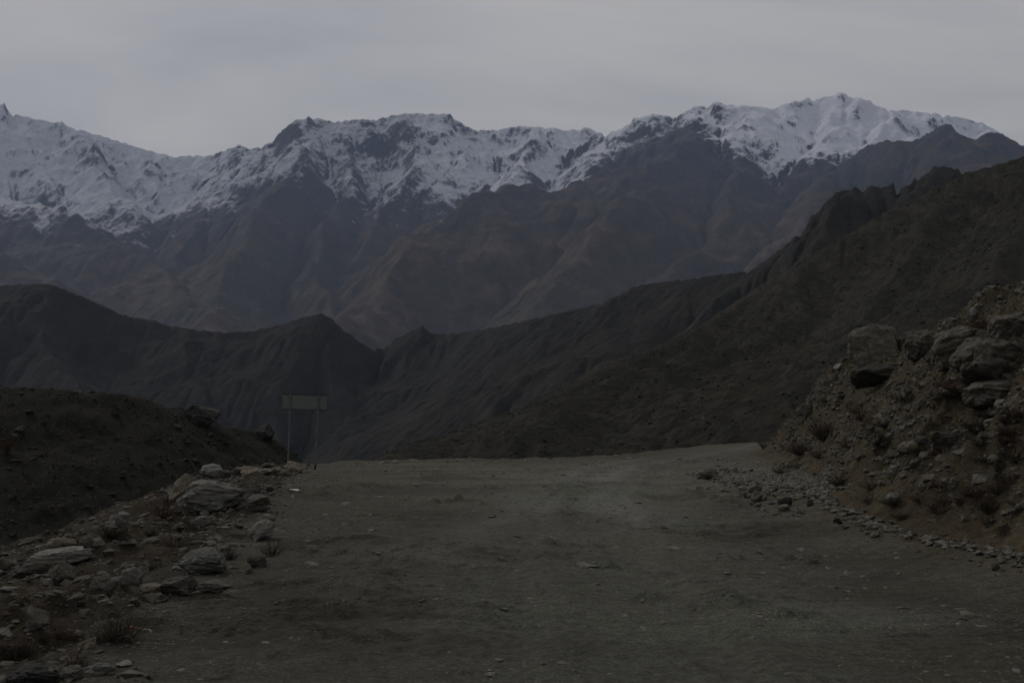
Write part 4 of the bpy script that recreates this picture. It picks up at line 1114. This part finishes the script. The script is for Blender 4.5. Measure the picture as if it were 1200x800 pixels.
for xs in (c0.x + .012, c1.x - .012):
    bm = bmesh.new(); box_bm(bm, (xs, .034, (c0.z + c1.z) / 2), (.022, .018, h_ - .09), tilt, .002)
    part('edge_flange', bm, M['sign'], sg)
for (tx, ty, bx, by) in ((340.5, 460.5, 337.3, 549), (373.6, 462, 369.2, 551.5)):
    t, b = SL(tx, ty, -.03), SL(bx, by, -.03); b.z = -.35 if bx < 350 else -.25
    bm = bmesh.new(); tube_bm(bm, t, b, .034); po = part('post', bm, M['post'], sg)
    if bx > 350:
        k0 = t.lerp(b, .995); k1 = t.lerp(b, .86)
        bm = bmesh.new(); tube_bm(bm, k1, k0, .039); part('painted_band', bm, M['black'], po)
    for f in (.06, .19):
        q = t.lerp(b, f); bm = bmesh.new(); box_bm(bm, (q.x, -.015, q.z), (.10, .075, .03), None, .004); part('clamp', bm, M['edge'], po)

# ------------------------------------------------------------------ small odd things
h = hit(346, 575)
bm = bmesh.new(); bmesh.ops.create_icosphere(bm, subdivisions=2, radius=.5)
for v in bm.verts:
    v.co.x *= 1 + .25 * math.sin(v.co.y * 5); v.co.z *= .5; v.co += Vector((0, 0, .07 * math.sin(v.co.x * 9 + v.co.y * 6)))
me = bpy.data.meshes.new('litter'); bm.to_mesh(me); bm.free(); me.materials.append(M['litter'])
put_mesh(me, 'litter', (h[0], h[1], h[2] + .02), (.30, .22, .13), (0, .1, .3), 'crumpled white scrap of litter on the brown shoulder below the sign', 'litter')

def stick_thing():
    h = hit(166, 744); x, y, z = h; s = y / FPX
    e = bpy.data.objects.new('bent_stick', None); col.objects.link(e); e.location = (x, y, z)
    tag(e, 'pale bent stick with an orange broken end lying beside the big dry bush', 'stick')
    pts = [(-14, 9, 0), (-10, 9.5, 0), (-4, 8, .0), (2, 6.5, 0), (8, 6.5, 0), (13, 3, 0)]
    def chain(sub, r, nm, mat):
        bm = bmesh.new()
        for a, b in zip(sub[:-1], sub[1:]): tube_bm(bm, (a[0] * s, (a[1] - 6) * s * 1.5, a[1] * s * .35 + .03), (b[0] * s, (b[1] - 6) * s * 1.5, b[1] * s * .35 + .03), r, 7)
        part(nm, bm, mat, e)
    chain(pts[1:], .008, 'stem', M['stick'])
    chain([(-16, 12, 0), (-13, 9, 0), (-10, 9.5, 0)], .012, 'broken_end', M['orange'])
stick_thing()

def comb_plant():
    h = hit(98, 775); x, y, z = h; s = y / FPX
    e = bpy.data.objects.new('dry_thistle', None); col.objects.link(e); e.location = (x, y, z)
    tag(e, 'withered plant with a pale comb-like seed head leaning over the near verge', 'plant')
    bm = bmesh.new(); tube_bm(bm, (-10 * s, 0, 0), (-4 * s, 0, 14 * s), .006, 6); tube_bm(bm, (-4 * s, 0, 14 * s), (0, 0, 22 * s), .005, 6); part('stalk', bm, M['twig_red'], e)
    bm = bmesh.new()
    a, b = Vector((-6 * s, 0, 20 * s)), Vector((12 * s, .02, 27 * s)); tube_bm(bm, a, b, .005, 6)
    for k in range(9):
        q = a.lerp(b, k / 8); tube_bm(bm, q, q + Vector((random.uniform(-.005, .01), -.01, -(5 + k % 3) * s)), .0035, 5)
    part('seed_head', bm, M['straw'], e)
comb_plant()

# ------------------------------------------------------------------ haze
def haze():
    lo, hi = Vector((-44000, -20000, -261)), Vector((44000, 50000, 3600))
    bm = bmesh.new(); bmesh.ops.create_cube(bm, size=1, matrix=Matrix.Translation((lo + hi) / 2) @ Matrix.Diagonal((*(hi - lo), 1)))
    me = bpy.data.meshes.new('haze'); bm.to_mesh(me); bm.free()
    m = bpy.data.materials.new('thin_air_haze'); m.use_nodes = True; n = m.node_tree.nodes; n.clear()
    v = n.new('ShaderNodeVolumePrincipled'); v.inputs['Color'].default_value = (.50, .66, 1.0, 1); v.inputs['Density'].default_value = 3.8e-5
    v.inputs['Anisotropy'].default_value = 0.2
    o = n.new('ShaderNodeOutputMaterial'); m.node_tree.links.new(v.outputs[0], o.inputs['Volume'])
    me.materials.append(m); ob = bpy.data.objects.new('haze', me); col.objects.link(ob)
    tag(ob, 'thin bluish haze filling the valley', 'haze', kind='stuff')
haze()
tris = sum(len(o.data.polygons) * 2 for o in scene.objects if o.type == 'MESH')
print('done', round(time.time() - T0, 1), 'tris ~', tris)
